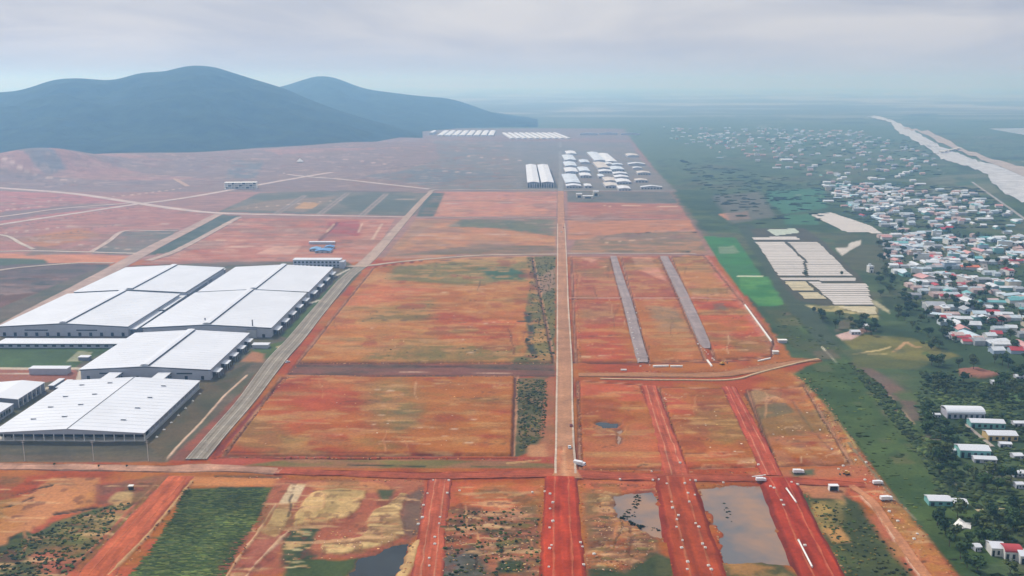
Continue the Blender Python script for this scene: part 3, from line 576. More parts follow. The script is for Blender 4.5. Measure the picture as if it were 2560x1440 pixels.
# salt-white plots by the village (their beds are built below)
paint([(2040, 540), (2070, 534), (2180, 570), (2200, 582), (2110, 575)], (.55, .48, .40), soft=5, warp=3)
paint([(2088, 620), (2120, 618), (2122, 608), (2152, 600), (2152, 612), (2125, 626), (2105, 640)], (.62, .56, .48), soft=3, warp=1.5)
paint([(1875, 572), (2010, 570), (2060, 604), (2150, 690), (2180, 740), (2200, 790), (2090, 772), (1990, 750), (1940, 690)], (.085, .08, .05), soft=4, warp=3)
paint([(2010, 762), (2190, 768), (2195, 800), (2140, 785), (2040, 775)], (.48, .40, .18), (.25, .22, .09), '8', soft=4, warp=4)
paint([(2170, 750), (2190, 752), (2222, 775), (2225, 784), (2190, 765)], (.42, .38, .22), soft=3, warp=2)
# relief: gentle undulation, bare mounds in the far left
gz += (N30 - .5) * .7 * (1 - far[..., 0]) + (NF - .5) * .25
for cx, cy, hh, r in ((70, 432, 26, 150), (150, 430, 16, 110), (-40, 436, 14, 170), (230, 415, 16, 220), (400, 410, 14, 260), (720, 393, 16, 300), (930, 372, 18, 300)):
    x, y = G(cx, cy); gz += hh * 1.2 * np.exp(-(((GX - x) / (r * 1.3)) ** 2 + ((GY - y) / r) ** 2))
PONDS = {
 'pond': [[(1538, 1240), (1565, 1233), (1632, 1226), (1645, 1265), (1657, 1290), (1663, 1320), (1667, 1358), (1625, 1340), (1590, 1310), (1560, 1300), (1545, 1290), (1530, 1265)],
          [(1748, 1222), (1830, 1217), (1912, 1216), (1920, 1250), (1944, 1275), (1950, 1328), (1966, 1344), (1992, 1417), (1940, 1410), (1812, 1402), (1800, 1331), (1781, 1290), (1754, 1265)],
          [(903, 1394), (962, 1372), (1017, 1360), (1006, 1400), (992, 1445), (985, 1500), (860, 1500), (868, 1445)],
          [(1484, 1058), (1500, 1054), (1545, 1057), (1543, 1068), (1505, 1069)],
          [(1540, 1078), (1556, 1074), (1552, 1100), (1546, 1112), (1540, 1095)]]}
for P_ in PONDS['pond']:
    sl = window(P_, 8); d = sd_poly(GX[sl], GY[sl], [G(*p) for p in P_])
    a = sstep(.5 - (d + (N8[sl] - .5) * 9 + (NF[sl] - .5) * 2) / 5); gz[sl] = lerp(gz[sl], -1.3, a)
    gcol[sl] = lerp(gcol[sl], np.array((.22, .10, .06))[None, None, :], a[..., None])
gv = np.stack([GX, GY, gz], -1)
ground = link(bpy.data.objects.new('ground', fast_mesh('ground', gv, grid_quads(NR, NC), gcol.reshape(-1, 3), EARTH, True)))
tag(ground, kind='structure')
def zat(x, y):
    """height of the ground sheet at a world point"""
    r = int(np.clip(np.searchsorted(ys, y), 1, NR - 1)); p = 1280 + F * x / max(y * CT + H * ST, 480 * CT)
    c = int(np.clip(np.searchsorted(pxs, p), 1, NC - 1))
    return float(max(gz[r, c], gz[r - 1, c], gz[r, c - 1], gz[r - 1, c - 1]))

def vn1(x, y): return float(vnoise(np.array([x]), np.array([y]))[0])
# ------------------------------------------------------------------ water
def water_mat(name, c, rough=.08, bumpk=.05, scale=.4):
    m, t, b = principled(name); geo = t.nodes.new('ShaderNodeNewGeometry')
    n = t.nodes.new('ShaderNodeTexNoise'); n.inputs['Scale'].default_value = scale; n.inputs['Detail'].default_value = 4
    n2 = t.nodes.new('ShaderNodeTexNoise'); n2.inputs['Scale'].default_value = .03; n2.inputs['Detail'].default_value = 3
    r = t.nodes.new('ShaderNodeValToRGB'); r.color_ramp.elements[0].position = .38; r.color_ramp.elements[1].position = .62
    r.color_ramp.elements[0].color = tuple(v * .8 for v in c) + (1,); r.color_ramp.elements[1].color = tuple(v * 1.25 for v in c) + (1,)
    for k in (n, n2): t.links.new(geo.outputs['Position'], k.inputs['Vector'])
    t.links.new(n2.outputs['Fac'], r.inputs['Fac']); t.links.new(r.outputs['Color'], b.inputs['Base Color'])
    bp = t.nodes.new('ShaderNodeBump'); bp.inputs['Strength'].default_value = bumpk; t.links.new(n.outputs['Fac'], bp.inputs['Height'])
    t.links.new(bp.outputs['Normal'], b.inputs['Normal']); b.inputs['Roughness'].default_value = rough; b.inputs['IOR'].default_value = 1.33
    return m
POND = water_mat('pond_water', (.20, .15, .12), .05)
for n_ in POND.node_tree.nodes:  # grey and orange-brown reflections are put into the pond base colour
    if n_.type == 'VALTORGB': n_.color_ramp.elements[0].color = (.15, .14, .135, 1); n_.color_ramp.elements[1].color = (.33, .19, .11, 1); DEEP = water_mat('dark_water', (.03, .035, .035)); RIV = water_mat('river_water', (.46, .45, .44), .35, .1, .05)
def sheet(name, pts, z, m, kind='structure'):
    if name in ('river', 'sand_bank'):
        q = []
        for (x0, y0), (x1, y1) in zip(pts, pts[1:] + pts[:1]):
            for k in range(7): q.append((x0 + (x1 - x0) * k / 7 + random.gauss(0, 1.5), y0 + (y1 - y0) * k / 7 + (vn1(x0 * .05 + k * .31 * (x1 - x0) * .05, y0 * .04 + k) - .5) * min(9, abs(x1 - x0) * .16)))
        pts = q
    mb = bmesh.new(); vs = [mb.verts.new(G3(px, py) + Vector((0, 0, z))) for px, py in pts]
    f = mb.faces.new(vs); mb.normal_update()
    if f.normal.z < 0: f.normal_flip()
    bmesh.ops.triangulate(mb, faces=mb.faces[:])
    me = bpy.data.meshes.new(name); mb.to_mesh(me); mb.free(); me.materials.append(m)
    return tag(link(bpy.data.objects.new(name, me)), kind=kind)
def grow(P, k):
    cx = sum(p[0] for p in P) / len(P); cy = sum(p[1] for p in P) / len(P)
    return [(cx + (x - cx) * k, cy + (y - cy) * k) for x, y in P]
for i, P_ in enumerate(PONDS['pond']): sheet('pond', grow(P_, 1.08 if i < 3 else 1.0), -.55, POND if i != 3 and i != 2 else DEEP)
sheet('river', [(2165, 291), (2200, 291), (2245, 307), (2290, 330), (2333, 357), (2395, 384), (2430, 398), (2480, 412), (2560, 436), (2800, 510), (2900, 640), (2600, 520), (2560, 508), (2515, 486), (2480, 458), (2466, 434), (2410, 414), (2352, 398), (2328, 376), (2286, 350), (2240, 328), (2228, 306), (2196, 298)], 1.2, RIV)
sheet('sand_bank', [(2250, 318), (2300, 332), (2380, 371), (2480, 411), (2580, 449), (2800, 522), (2800, 480), (2560, 420), (2420, 377), (2320, 330)], 1.8, mat('bank_sand', (.36, .30, .25), .95, .2, .02))
sheet('lake', [(2470, 322), (2620, 320), (2660, 334), (2560, 338)], 1.2, DEEP)

# ------------------------------------------------------------------ hills
def ridge_mesh(name, crest, base, dcrest, dback, seed, step=14):
    cx = np.arange(crest[0][0], crest[-1][0] + 1, step, dtype=float)
    cy = np.interp(cx, [p[0] for p in crest], [p[1] for p in crest]); by = np.interp(cx, [p[0] for p in base], [p[1] for p in base])
    k = np.ones(5) / 5; cy = np.convolve(np.pad(cy, 2, 'edge'), k, 'valid')
    dc = np.interp(cx, [p[0] for p in dcrest], [p[1] for p in dcrest])
    nf, nb = 46, 16; V = []
    for i, x in enumerate(cx):
        yb = G(x, by[i])[1]; yc = max(dc[i], yb + 60)
        dirx = (x - 1280) / F
        b = (720 - cy[i]) / F; zc = H + yc * (-ST + CT * b) / (CT + ST * b); zc = max(zc, 2)
        for j in range(nf + nb + 1):
            if j <= nf: t = j / nf; y = yb + (yc - yb) * t; z = zc * (.5 - .5 * math.cos(math.pi * t ** .85)) if True else 0
            else: t = (j - nf) / nb; y = yc + dback * t; z = zc * (.5 + .5 * math.cos(math.pi * t))
            V.append((dirx * (y * CT + H * ST), y, z))
    V = np.array(V).reshape(len(cx), nf + nb + 1, 3)
    X, Y = V[..., 0], V[..., 1]
    sp = np.abs(fbm(X, Y, 420, 4, off=seed) - .5) * 2                 # spurs and gullies
    j = np.arange(nf + nb + 1); env = np.where(j <= nf, np.sin(np.pi * np.clip(j / nf, 0, 1)) ** 1.0, np.sin(np.pi * np.clip((j - nf) / nb, 0, 1)))
    V[..., 2] = np.maximum(V[..., 2] * (1 - .62 * env[None, :] * sp) + (fbm(X, Y, 60, 3, off=seed) - .5) * 7 * env[None, :], V[..., 2] * .1)
    V[..., 2] -= 1.5 * (V[..., 2] < 1.5)
    q = grid_quads(len(cx), nf + nb + 1)[:, ::-1]
    return tag(link(bpy.data.objects.new(name, fast_mesh(name, V, q, None, HILL, True))), kind='structure')
HILL, t_, b_ = principled('hill_forest')
geo = t_.nodes.new('ShaderNodeNewGeometry'); nn = t_.nodes.new('ShaderNodeTexNoise'); nn.inputs['Scale'].default_value = .012; nn.inputs['Detail'].default_value = 9; nn.inputs['Roughness'].default_value = .6
rr = t_.nodes.new('ShaderNodeValToRGB'); rr.color_ramp.elements[0].position = .35; rr.color_ramp.elements[0].color = (.010, .020, .012, 1); rr.color_ramp.elements[1].position = .7; rr.color_ramp.elements[1].color = (.034, .056, .026, 1)
t_.links.new(geo.outputs['Position'], nn.inputs['Vector']); t_.links.new(nn.outputs['Fac'], rr.inputs['Fac']); t_.links.new(rr.outputs['Color'], b_.inputs['Base Color'])
b_.inputs['Roughness'].default_value = 1; b_.inputs['Specular IOR Level'].default_value = .05
bp = t_.nodes.new('ShaderNodeBump'); bp.inputs['Distance'].default_value = 14; bp.inputs['Strength'].default_value = .9; t_.links.new(nn.outputs['Fac'], bp.inputs['Height']); t_.links.new(bp.outputs['Normal'], b_.inputs['Normal'])
ridge_mesh('hill', [(-1100, 330), (-700, 290), (-400, 250), (-200, 240), (0, 231), (40, 230), (80, 222), (150, 197), (230, 195), (262, 201), (290, 202), (330, 192), (365, 180), (385, 178), (410, 183), (440, 175), (470, 164), (535, 164), (570, 173), (600, 187), (640, 195), (665, 208), (700, 213), (740, 232), (800, 258), (870, 283), (950, 308), (1010, 328), (1060, 345)],
           [(-1100, 420), (-400, 415), (0, 411), (150, 413), (420, 411), (640, 388), (800, 391), (870, 386), (960, 352), (1000, 344), (1060, 346)],
           [(-1100, 4200), (0, 4600), (480, 4900), (740, 4900), (950, 4700), (1060, 4500)], 1600, 4)
ridge_mesh('hill', [(560, 250), (640, 232), (700, 218), (740, 208), (780, 192), (815, 187), (855, 198), (905, 221), (960, 229), (1000, 234), (1050, 240), (1130, 246), (1165, 258), (1200, 272), (1235, 284), (1270, 297), (1310, 309), (1350, 316)],
           [(560, 340), (1060, 330), (1150, 322), (1350, 318)],
           [(560, 7000), (1110, 7200), (1165, 7200), (1200, 7000), (1235, 6600), (1270, 6200), (1310, 5650), (1350, 5420)], 1800, 21)

# ------------------------------------------------------------------ roads
def smooth_path(pts, step):
    P = [Vector((*G(p[0], p[1]), p[2])) for p in pts]
    if len(P) == 2: P = [P[0], P[0].lerp(P[1], .5), P[1]]
    out_ = []; Q = [P[0] * 2 - P[1]] + P + [P[-1] * 2 - P[-2]]
    for i in range(1, len(Q) - 2):
        a, b, c, d = Q[i - 1], Q[i], Q[i + 1], Q[i + 2]
        n = max(2, int((c - b).length / step))
        for k in range(n):
            t = k / n
            out_.append(.5 * ((2 * b) + (c - a) * t + (2 * a - 5 * b + 4 * c - d) * t * t + (3 * b - a - 3 * c + d) * t ** 3))
    out_.append(P[-1]); return out_
def road(name, pts, prof, step=5, edge=.5, px=False, zoff=0.0, parent=None, m=None, rough=False):
    """strip along a path; pts (px, py, width m or across px); prof [(u -1..1, z, colour)]"""
    if px: pts = [(a, b, wd * mpp(b)) for a, b, wd in pts]
    P = smooth_path(pts, step); n = len(P); k = len(prof); V = []; C = []
    pu = np.array([q[0] for q in prof]); s = 0
    for i, p in enumerate(P):
        t = (P[min(i + 1, n - 1)] - P[max(i - 1, 0)]); t.z = 0; t.normalize(); nv = Vector((t.y, -t.x))
        wdt = p.z / 2
        if px: wdt *= max(.35, abs(t.y))
        for j, (u, z, c) in enumerate(prof):
            o = u * wdt + (vn1(p.x * .11 + j * 7.7, p.y * .11) - .5) * 2 * edge * (1 if abs(u) > .3 else .5)
            x, y = p.x + nv.x * o, p.y + nv.y * o
            V.append((x, y, max(z, -.8) + zoff + (vn1(x * .3, y * .3) - .5) * (.14 if rough else .02) * (z > 0)))
            g = .86 + .28 * vn1(p.x * .04 + j * 3.1, p.y * .04)
            if rough: g *= .72 + .56 * vn1(x * .35, y * .09)
            C.append(tuple(q * g for q in c))
    o = link(bpy.data.objects.new(name, fast_mesh(name, V, grid_quads(n, k)[:, ::-1], np.array(C), m or EARTH, False)), parent)
    if parent is None: tag(o, kind='structure')
    return o
def vn1(x, y): return float(vnoise(np.array([x]), np.array([y]))[0])
def flat(c, z=.55, sh=None):
    sh = sh or tuple(v * .8 for v in c)
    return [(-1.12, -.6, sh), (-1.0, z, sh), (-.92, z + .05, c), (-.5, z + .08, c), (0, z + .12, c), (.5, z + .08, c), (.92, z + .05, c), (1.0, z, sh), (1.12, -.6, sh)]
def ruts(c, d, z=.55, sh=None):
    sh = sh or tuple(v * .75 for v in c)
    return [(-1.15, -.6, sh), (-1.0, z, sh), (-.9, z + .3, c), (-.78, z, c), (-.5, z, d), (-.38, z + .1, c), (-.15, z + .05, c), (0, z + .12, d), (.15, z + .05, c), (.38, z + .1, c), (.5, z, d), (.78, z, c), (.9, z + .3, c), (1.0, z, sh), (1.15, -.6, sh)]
mainc = (.45, .225, .12)
MAIN = [(1414, 1186, 50), (1413, 1150, 48), (1412, 1100, 43), (1411, 1000, 39), (1411, 900, 36), (1407, 760, 27), (1406, 700, 25), (1405, 640, 22), (1403, 560, 18), (1402, 478, 14)]
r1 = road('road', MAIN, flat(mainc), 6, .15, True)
GREYR = (.27, .235, .205)
road('road', [(1402, 478, 14), (1402, 440, 12), (1401, 400, 9), (1400, 372, 8), (1400, 355, 7)], flat((.25, .235, .21)), 12, .2, True)
def kerb(parent, path, off, wd=.5, z=.85):
    road('kerb', [(a + off * wd_ / 2, b, 1.0) for a, b, wd_ in path], [(-wd, .2, PALE), (-wd * .9, z, PALE), (wd * .9, z, PALE), (wd, .2, PALE)], 6, .05, False, 0, parent)
KB = (.60, .47, .36)
for sgn, q in ((-1, MAIN[:9]), (1, MAIN[:9])):
    road('kerb', [(a + sgn * wd_ / 2 * 1.0, b, 1.5) for a, b, wd_ in q], [(-1, .3, KB), (-.9, .82, KB), (.9, .82, KB), (1, .3, KB)], 8, .08, False, 0, r1)
road('dirt_road', [(1412, 1118, 40), (1412, 1140, 46), (1413, 1165, 52), (1414, 1185, 66), (1414, 1198, 84)], [(-1, .62, (.40, .12, .05)), (-.8, .76, (.50, .23, .11)), (-.3, .78, (.47, .20, .09)), (.1, .8, (.52, .26, .13)), (.5, .78, (.46, .17, .08)), (.85, .74, (.50, .22, .1)), (1, .6, (.40, .11, .045))], 3, 1.4, True, rough=True)
# dual carriageway past the factory
LR = [(490, 1150, 50), (549, 1080, 46), (618, 1000, 44), (690, 903, 46), (738, 850, 42), (795, 780, 36), (862, 700, 30), (900, 668, 30)]
lane, med = (.31, .265, .205), (.235, .185, .13)
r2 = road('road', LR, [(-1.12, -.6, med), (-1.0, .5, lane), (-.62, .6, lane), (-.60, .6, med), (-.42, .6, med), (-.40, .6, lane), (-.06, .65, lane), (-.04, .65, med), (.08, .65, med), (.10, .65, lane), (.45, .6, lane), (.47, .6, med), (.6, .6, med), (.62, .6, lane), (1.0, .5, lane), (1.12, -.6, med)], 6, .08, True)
for u in (-1.0, .02, 1.0):
    road('kerb', [(a + u * wd_ / 2 * .99, b, .9) for a, b, wd_ in LR[:7]], [(-1, .4, KB), (-.9, .88, (.48, .42, .34)), (.9, .88, (.48, .42, .34)), (1, .4, KB)], 8, .05, False, 0, r2)
road('road', [(900, 668, 34), (935, 636, 30), (985, 580, 23), (1025, 535, 17), (1060, 497, 14), (1078, 480, 12)], flat((.46, .33, .25)), 8, .3, True)
road('road', [(1072, 481, 11), (1090, 474.5, 10), (1140, 474, 10), (1250, 474.5, 10), (1392, 475.5, 10)], flat((.40, .31, .25)), 10, .4)
road('road', [(640, 405, 10), (700, 431, 11), (760, 441, 11), (850, 448, 11), (950, 459, 11), (1075, 473, 11)], flat((.58, .48, .41)), 12, .5)
road('road', [(1410, 477, 10), (1500, 477, 10), (1660, 478, 9)], flat((.36, .31, .27)), 12, .4)
road('road', [(1393, 636, 8), (1300, 637, 8), (1200, 639, 8), (1100, 646, 8), (1000, 655, 8), (925, 664, 9), (860, 667, 8)], flat((.48, .36, .26)), 8, .3, zoff=.05)
road('road', [(1418, 634, 8), (1560, 634, 8), (1740, 635, 8)], flat((.42, .31, .25)), 8, .3)
road('road', [(-250, 452, 18), (0, 470, 18), (180, 484, 18), (330, 506, 18), (430, 521, 18), (545, 533, 16), (700, 537, 14), (850, 540, 10), (1020, 543, 8)], flat((.58, .45, .38)), 14, .5)
road('road', [(1040, 543.5, 7), (1200, 543.5, 6), (1392, 544, 6)], flat((.46, .34, .26)), 14, .5)
road('road', [(1412, 547, 6), (1560, 548, 6), (1700, 549, 6)], flat((.46, .28, .21)), 14, .5)
road('road', [(-250, 602, 14), (0, 562, 14), (200, 532, 14), (340, 511, 16), (450, 497, 16), (600, 471, 17), (740, 446, 17), (850, 428, 16), (960, 415, 16), (1050, 404, 14), (1160, 394, 12)], flat((.58, .45, .38)), 16, .6, zoff=.06)
road('road', [(-250, 562, 10), (0, 542, 10), (150, 522, 9), (330, 508, 8)], flat((.56, .42, .35)), 14, .6)
road('road', [(546, 536, 22), (470, 575, 28), (400, 610, 34), (330, 648, 40), (260, 685, 42), (180, 728, 44), (90, 775, 46), (-40, 845, 46)], flat((.46, .32, .25)), 9, .5, True)
road('road', [(598, 543, 14), (545, 572, 16), (490, 602, 18), (430, 632, 20), (370, 652, 22)], flat((.50, .36, .28)), 9, .5, True)
road('road', [(-150, 633, 6), (90, 620, 6), (40, 595, 5), (0, 588, 5)][:1] + [(60, 628, 6), (200, 630, 7), (340, 634, 7)], flat((.56, .44, .35)), 10, .5)
road('road', [(-60, 582, 6), (15, 590, 6), (50, 608, 6), (85, 624, 6)], flat((.58, .48, .38)), 10, .6)
road('road', [(225, 632, 8), (270, 605, 8), (310, 578, 8), (380, 577, 7), (445, 578, 6)], flat((.54, .40, .32)), 10, .6)
road('road', [(-250, 720, 8), (0, 676, 8), (110, 664, 8), (200, 658, 7), (285, 658, 7)], flat((.48, .38, .29)), 9, .4)
road('road', [(390, 420, 14), (430, 443, 13), (470, 466, 11)], flat((.50, .33, .22)), 14, 1)
for a in ((628, 408), (640, 404)): road('path', [(a[0], a[1], 5), (a[0] + 48, a[1] + 21, 5)], flat((.52, .44, .38)), 14, .4)
# side streets east of the main road
for q in ([(1421, 746, 3), (1490, 744, 3), (1555, 745, 3)], [(1582, 744, 3), (1640, 745, 3), (1704, 746, 3)], [(1722, 746, 3), (1780, 748, 3), (1840, 750, 3)]): road('path', q, flat((.56, .28, .18)), 6, .3)
ST_ = (.35, .275, .255)
road('road', [(1534, 641, 15), (1551, 700, 20), (1570, 760, 23), (1590, 840, 26), (1604, 893, 29), (1608, 907, 22)], flat(ST_), 7, .25, True)
road('road', [(1660, 641, 19), (1690, 700, 23), (1722, 768, 26), (1750, 830, 27), (1763, 860, 24), (1768, 872, 14)], flat(ST_), 7, .3, True)
# dirt road in front of the plots and the road towards the village
dr = (.52, .18, .085)
road('dirt_road', [(-200, 1166, 9.5), (60, 1168, 10), (250, 1170, 10), (400, 1174, 10), (480, 1172, 13), (560, 1172, 11), (700, 1180, 9)], ruts((.52, .29, .19), (.47, .23, .14)), 5, .6, rough=True)
road('dirt_road', [(690, 1180, 9), (900, 1186, 9), (1100, 1190, 10), (1300, 1187, 11), (1414, 1184, 12), (1500, 1190, 12), (1690, 1195, 11), (1900, 1198, 10), (2030, 1206, 9), (2190, 1216, 7)], ruts((.42, .10, .042), (.36, .06, .026)), 4, 1.0, rough=True)
road('dirt_road', [(1446, 938, 10), (1600, 938, 12), (1780, 938, 13), (1850, 931, 13), (1930, 917, 11), (2000, 904, 9), (2050, 900, 7)], ruts((.44, .21, .095), (.36, .15, .065)), 6, .6)
road('path', [(1500, 948, 2), (1700, 951, 2), (1830, 950, 2), (1900, 932, 2), (2000, 907, 2.4), (2045, 898, 3)], flat((.60, .42, .24), .8), 6, .3)
# lower streets and causeways
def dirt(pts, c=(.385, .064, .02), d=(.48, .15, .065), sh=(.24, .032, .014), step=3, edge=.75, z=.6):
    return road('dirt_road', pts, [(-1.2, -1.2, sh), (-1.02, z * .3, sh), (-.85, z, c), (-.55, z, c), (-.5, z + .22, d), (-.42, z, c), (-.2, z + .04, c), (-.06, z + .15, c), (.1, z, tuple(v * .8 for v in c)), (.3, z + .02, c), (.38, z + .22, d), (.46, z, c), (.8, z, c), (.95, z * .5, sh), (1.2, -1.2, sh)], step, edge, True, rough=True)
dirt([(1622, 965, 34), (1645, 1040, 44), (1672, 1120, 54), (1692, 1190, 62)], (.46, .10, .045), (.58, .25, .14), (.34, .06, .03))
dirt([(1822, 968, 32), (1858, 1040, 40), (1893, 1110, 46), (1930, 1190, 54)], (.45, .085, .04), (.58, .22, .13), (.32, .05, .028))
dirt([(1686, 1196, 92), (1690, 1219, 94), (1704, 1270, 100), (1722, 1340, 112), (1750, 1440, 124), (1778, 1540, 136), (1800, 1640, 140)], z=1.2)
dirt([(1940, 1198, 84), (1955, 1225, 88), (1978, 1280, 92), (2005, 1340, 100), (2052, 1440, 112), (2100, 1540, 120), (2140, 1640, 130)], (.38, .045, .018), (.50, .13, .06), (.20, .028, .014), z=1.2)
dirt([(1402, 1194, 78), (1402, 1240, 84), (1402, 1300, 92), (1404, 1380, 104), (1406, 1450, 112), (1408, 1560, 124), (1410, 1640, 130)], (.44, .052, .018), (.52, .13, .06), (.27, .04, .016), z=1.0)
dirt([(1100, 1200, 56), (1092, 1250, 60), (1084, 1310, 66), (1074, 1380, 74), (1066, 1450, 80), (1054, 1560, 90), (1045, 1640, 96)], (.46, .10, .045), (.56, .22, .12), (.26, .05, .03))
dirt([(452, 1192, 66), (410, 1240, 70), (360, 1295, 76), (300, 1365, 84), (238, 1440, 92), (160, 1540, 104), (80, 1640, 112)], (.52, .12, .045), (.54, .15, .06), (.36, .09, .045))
road('path', [(2128, 1215, 5), (2180, 1255, 5), (2230, 1325, 5.5), (2280, 1395, 6), (2330, 1460, 6), (2400, 1550, 6), (2480, 1650, 6)], flat((.54, .23, .11)), 5, .6)
road('path', [(2412, 1060, 2.5), (2450, 1092, 2.5), (2482, 1118, 3)], flat((.42, .36, .30)), 5, .3)
road('path', [(2440, 1278, 2.5), (2500, 1274, 2.5), (2580, 1270, 2.5)], flat((.46, .38, .22)), 5, .3)
road('road', [(2430, 455, 6), (2480, 490, 6), (2530, 525, 6), (2600, 575, 6)], flat((.34, .32, .29)), 10, .3)
road('road', [(2452, 605, 8), (2456, 640, 9), (2462, 680, 9)], flat((.30, .28, .26)), 8, .3)
# ------------------------------------------------------------------ haze (air)
hz = MB().box(-60000, 60000, -1300, 50000, -4.5, 372).obj('haze', None)
hm = bpy.data.materials.new('haze_air'); hm.use_nodes = True; ht = hm.node_tree
for n in list(ht.nodes):
    if n.type == 'BSDF_PRINCIPLED': ht.nodes.remove(n)
pv = ht.nodes.new('ShaderNodeVolumePrincipled'); pv.inputs['Color'].default_value = (.30, .60, 1.0, 1); pv.inputs['Absorption Color'].default_value = (.74, .78, 1, 1)
pv.inputs['Density'].default_value = 1.75e-4; pv.inputs['Anisotropy'].default_value = .45
ht.links.new(pv.outputs['Volume'], [n for n in ht.nodes if n.type == 'OUTPUT_MATERIAL'][0].inputs['Volume'])
hz.data.materials.append(hm); tag(hz, kind='stuff')

# ------------------------------------------------------------------ building materials
WHITE = mat('white_roof_sheet', (.67, .685, .71), .5, .055, .035)
WHITE2 = mat('white_weathered_sheet', (.66, .68, .70), .6, .08, .08)
CLAD = mat('grey_wall_cladding', (.42, .43, .47), .7, .06, .2)
CLADD = mat('dark_grey_cladding', (.20, .21, .24), .7, .08, .2)
FASC = mat('dark_gutter', (.07, .075, .085), .6, .1, .5)
DARKM = mat('dark_opening', (.022, .024, .028), .6, .2, .5)
CONC = mat('pale_concrete', (.62, .58, .50), .85, .12, .6)
CONCW = mat('white_concrete', (.78, .76, .70), .8, .08, .8)
METAL = mat('galvanised_metal', (.45, .46, .47), .45, .1, .6, metal=.3)
STEEL = mat('painted_steel', (.55, .55, .54), .5, .05, 1)
GLASS = mat('window_glass', (.03, .04, .05), .15, .1, .5, spec=.6)
AX = math.radians(.4)
UX = Vector((math.cos(AX), -math.sin(AX))); VY = Vector((math.sin(AX), math.cos(AX)))
def frame_of(fl, fr, br, ze):
    a, b, c = Vector(G(*fl, ze)), Vector(G(*fr, ze)), Vector(G(*br, ze))
    wdt = (b - a).dot(UX); dpt = (c - b).dot(VY); o = b - UX * (wdt / 2)
    return o, wdt, dpt
def roof_profile(hw, ze, rise, th):
    return [(-hw, ze - th), (0, ze + rise - th), (hw, ze - th), (hw, ze), (0, ze + rise), (-hw, ze)]
SEAM = mat('seam_sheet', (.575, .59, .615), .5, .1, .1)
def seams(parent, hw, ze, rise, dp, step=7.0):
    mb = MB(); y = step
    while y < dp - 2:
        mb.prism([(-hw, ze + .29), (0, ze + rise + .29), (hw, ze + .29), (hw, ze + .38), (0, ze + rise + .38), (-hw, ze + .38)], y, y + .22); y += step * random.uniform(.96, 1.04)
    tag(mb.obj('seam', SEAM, parent), kind='stuff')
def warehouse(name, label, fl, fr, br, ze, rise, doors=(), monitor=True, wallm=None, canopies=0, roofm=None, cat='warehouse', group=None, zb=-.5, windows=()):
    o, wd, dp = frame_of(fl, fr, br, ze)
    t = thing(name, label, cat, (o.x, o.y, 0), -AX, group); hw = wd / 2
    wi = hw - .7
    MB().prism([(-wi, zb), (wi, zb), (wi, ze - .5), (0, ze + rise - .5), (-wi, ze - .5)], .7, dp - .7).obj('wall', wallm or CLAD, t)
    MB().prism([(-hw, ze - .1), (-hw, ze - .02), (0, ze + rise - .02), (hw, ze - .02), (hw, ze - .1), (hw, ze - .9), (0, ze + rise - .9), (-hw, ze - .9)], .25, dp - .25).obj('fascia', FASC, t)
    rf_ = MB().prism(roof_profile(hw + .35, ze + .3, rise, .3), 0, dp).obj('roof', roofm or WHITE, t); seams(rf_, hw + .3, ze, rise, dp)
    if monitor:
        m = MB().prism([(-2.9, ze + rise - .1), (2.9, ze + rise - .1), (2.9, ze + rise + 1.3), (0, ze + rise + 1.6), (-2.9, ze + rise + 1.3)], 1.5, dp - 2).obj('ridge_vent', METAL, t)
        MB().prism([(-3.5, ze + rise + 1.35), (0, ze + rise + 1.7), (3.5, ze + rise + 1.35), (3.5, ze + rise + 1.6), (0, ze + rise + 1.95), (-3.5, ze + rise + 1.6)], .8, dp - 1.3).obj('vent_cap', WHITE, m)
        for s in (-1, 1): MB().prism([(s * 3.2, ze + rise * (1 - 3.2 / hw) + .36), (s * 4.3, ze + rise * (1 - 4.3 / hw) + .36), (s * 4.3, ze + rise * (1 - 4.3 / hw) + .5), (s * 3.2, ze + rise * (1 - 3.2 / hw) + .5)][::s], 1.2, dp - 1.6).obj('flashing', CLADD, m)
        for s in (-1, 1): MB().box(*sorted((s * 2.95, s * 3.1)), 1.6, dp - 2.1, ze + rise + .05, ze + rise + .9).obj('louvre', FASC, m)
    else:
        MB().prism([(-.35, ze + rise + .05), (.35, ze + rise + .05), (.3, ze + rise + .6), (-.3, ze + rise + .6)], .1, dp - .1).obj('ridge_cap', FASC, t)
    for x0, x1, z0, z1 in doors: box('dock_door', DARKM, t, -hw + x0 * wd, -hw + x1 * wd, .45, .8, z0, z1)
    for x0, x1, z0, z1 in windows: box('window', GLASS, t, -hw + x0 * wd, -hw + x1 * wd, .5, .8, z0, z1)
    for i in range(canopies):
        y0 = dp * (i + .25) / canopies; y1 = dp * (i + .75) / canopies
        c = MB().prism([(hw - .3, ze * .62), (hw + 5.5, ze * .55), (hw + 5.5, ze * .55 + .25), (hw - .3, ze * .62 + .25)], y0, y1).obj('canopy', WHITE2, t)
        for yy in (y0 + .4, (y0 + y1) / 2, y1 - .4): box('canopy_post', METAL, c, hw + 5.0, hw + 5.3, yy, yy + .25, -.3, ze * .55)
        box('side_door', DARKM, t, hw - .9, hw - .55, y0 + 2, y1 - 2, 0, ze * .5)
    return t, wd, dp
def front_docks(k, z1=3.4, skip=()):
    return [((i + .5) / k - .011, (i + .5) / k + .011, .2, z1) for i in range(k) if i not in skip]

G_W = 'white factory halls on the left'
hall1, w1, d1 = None, 0, 0
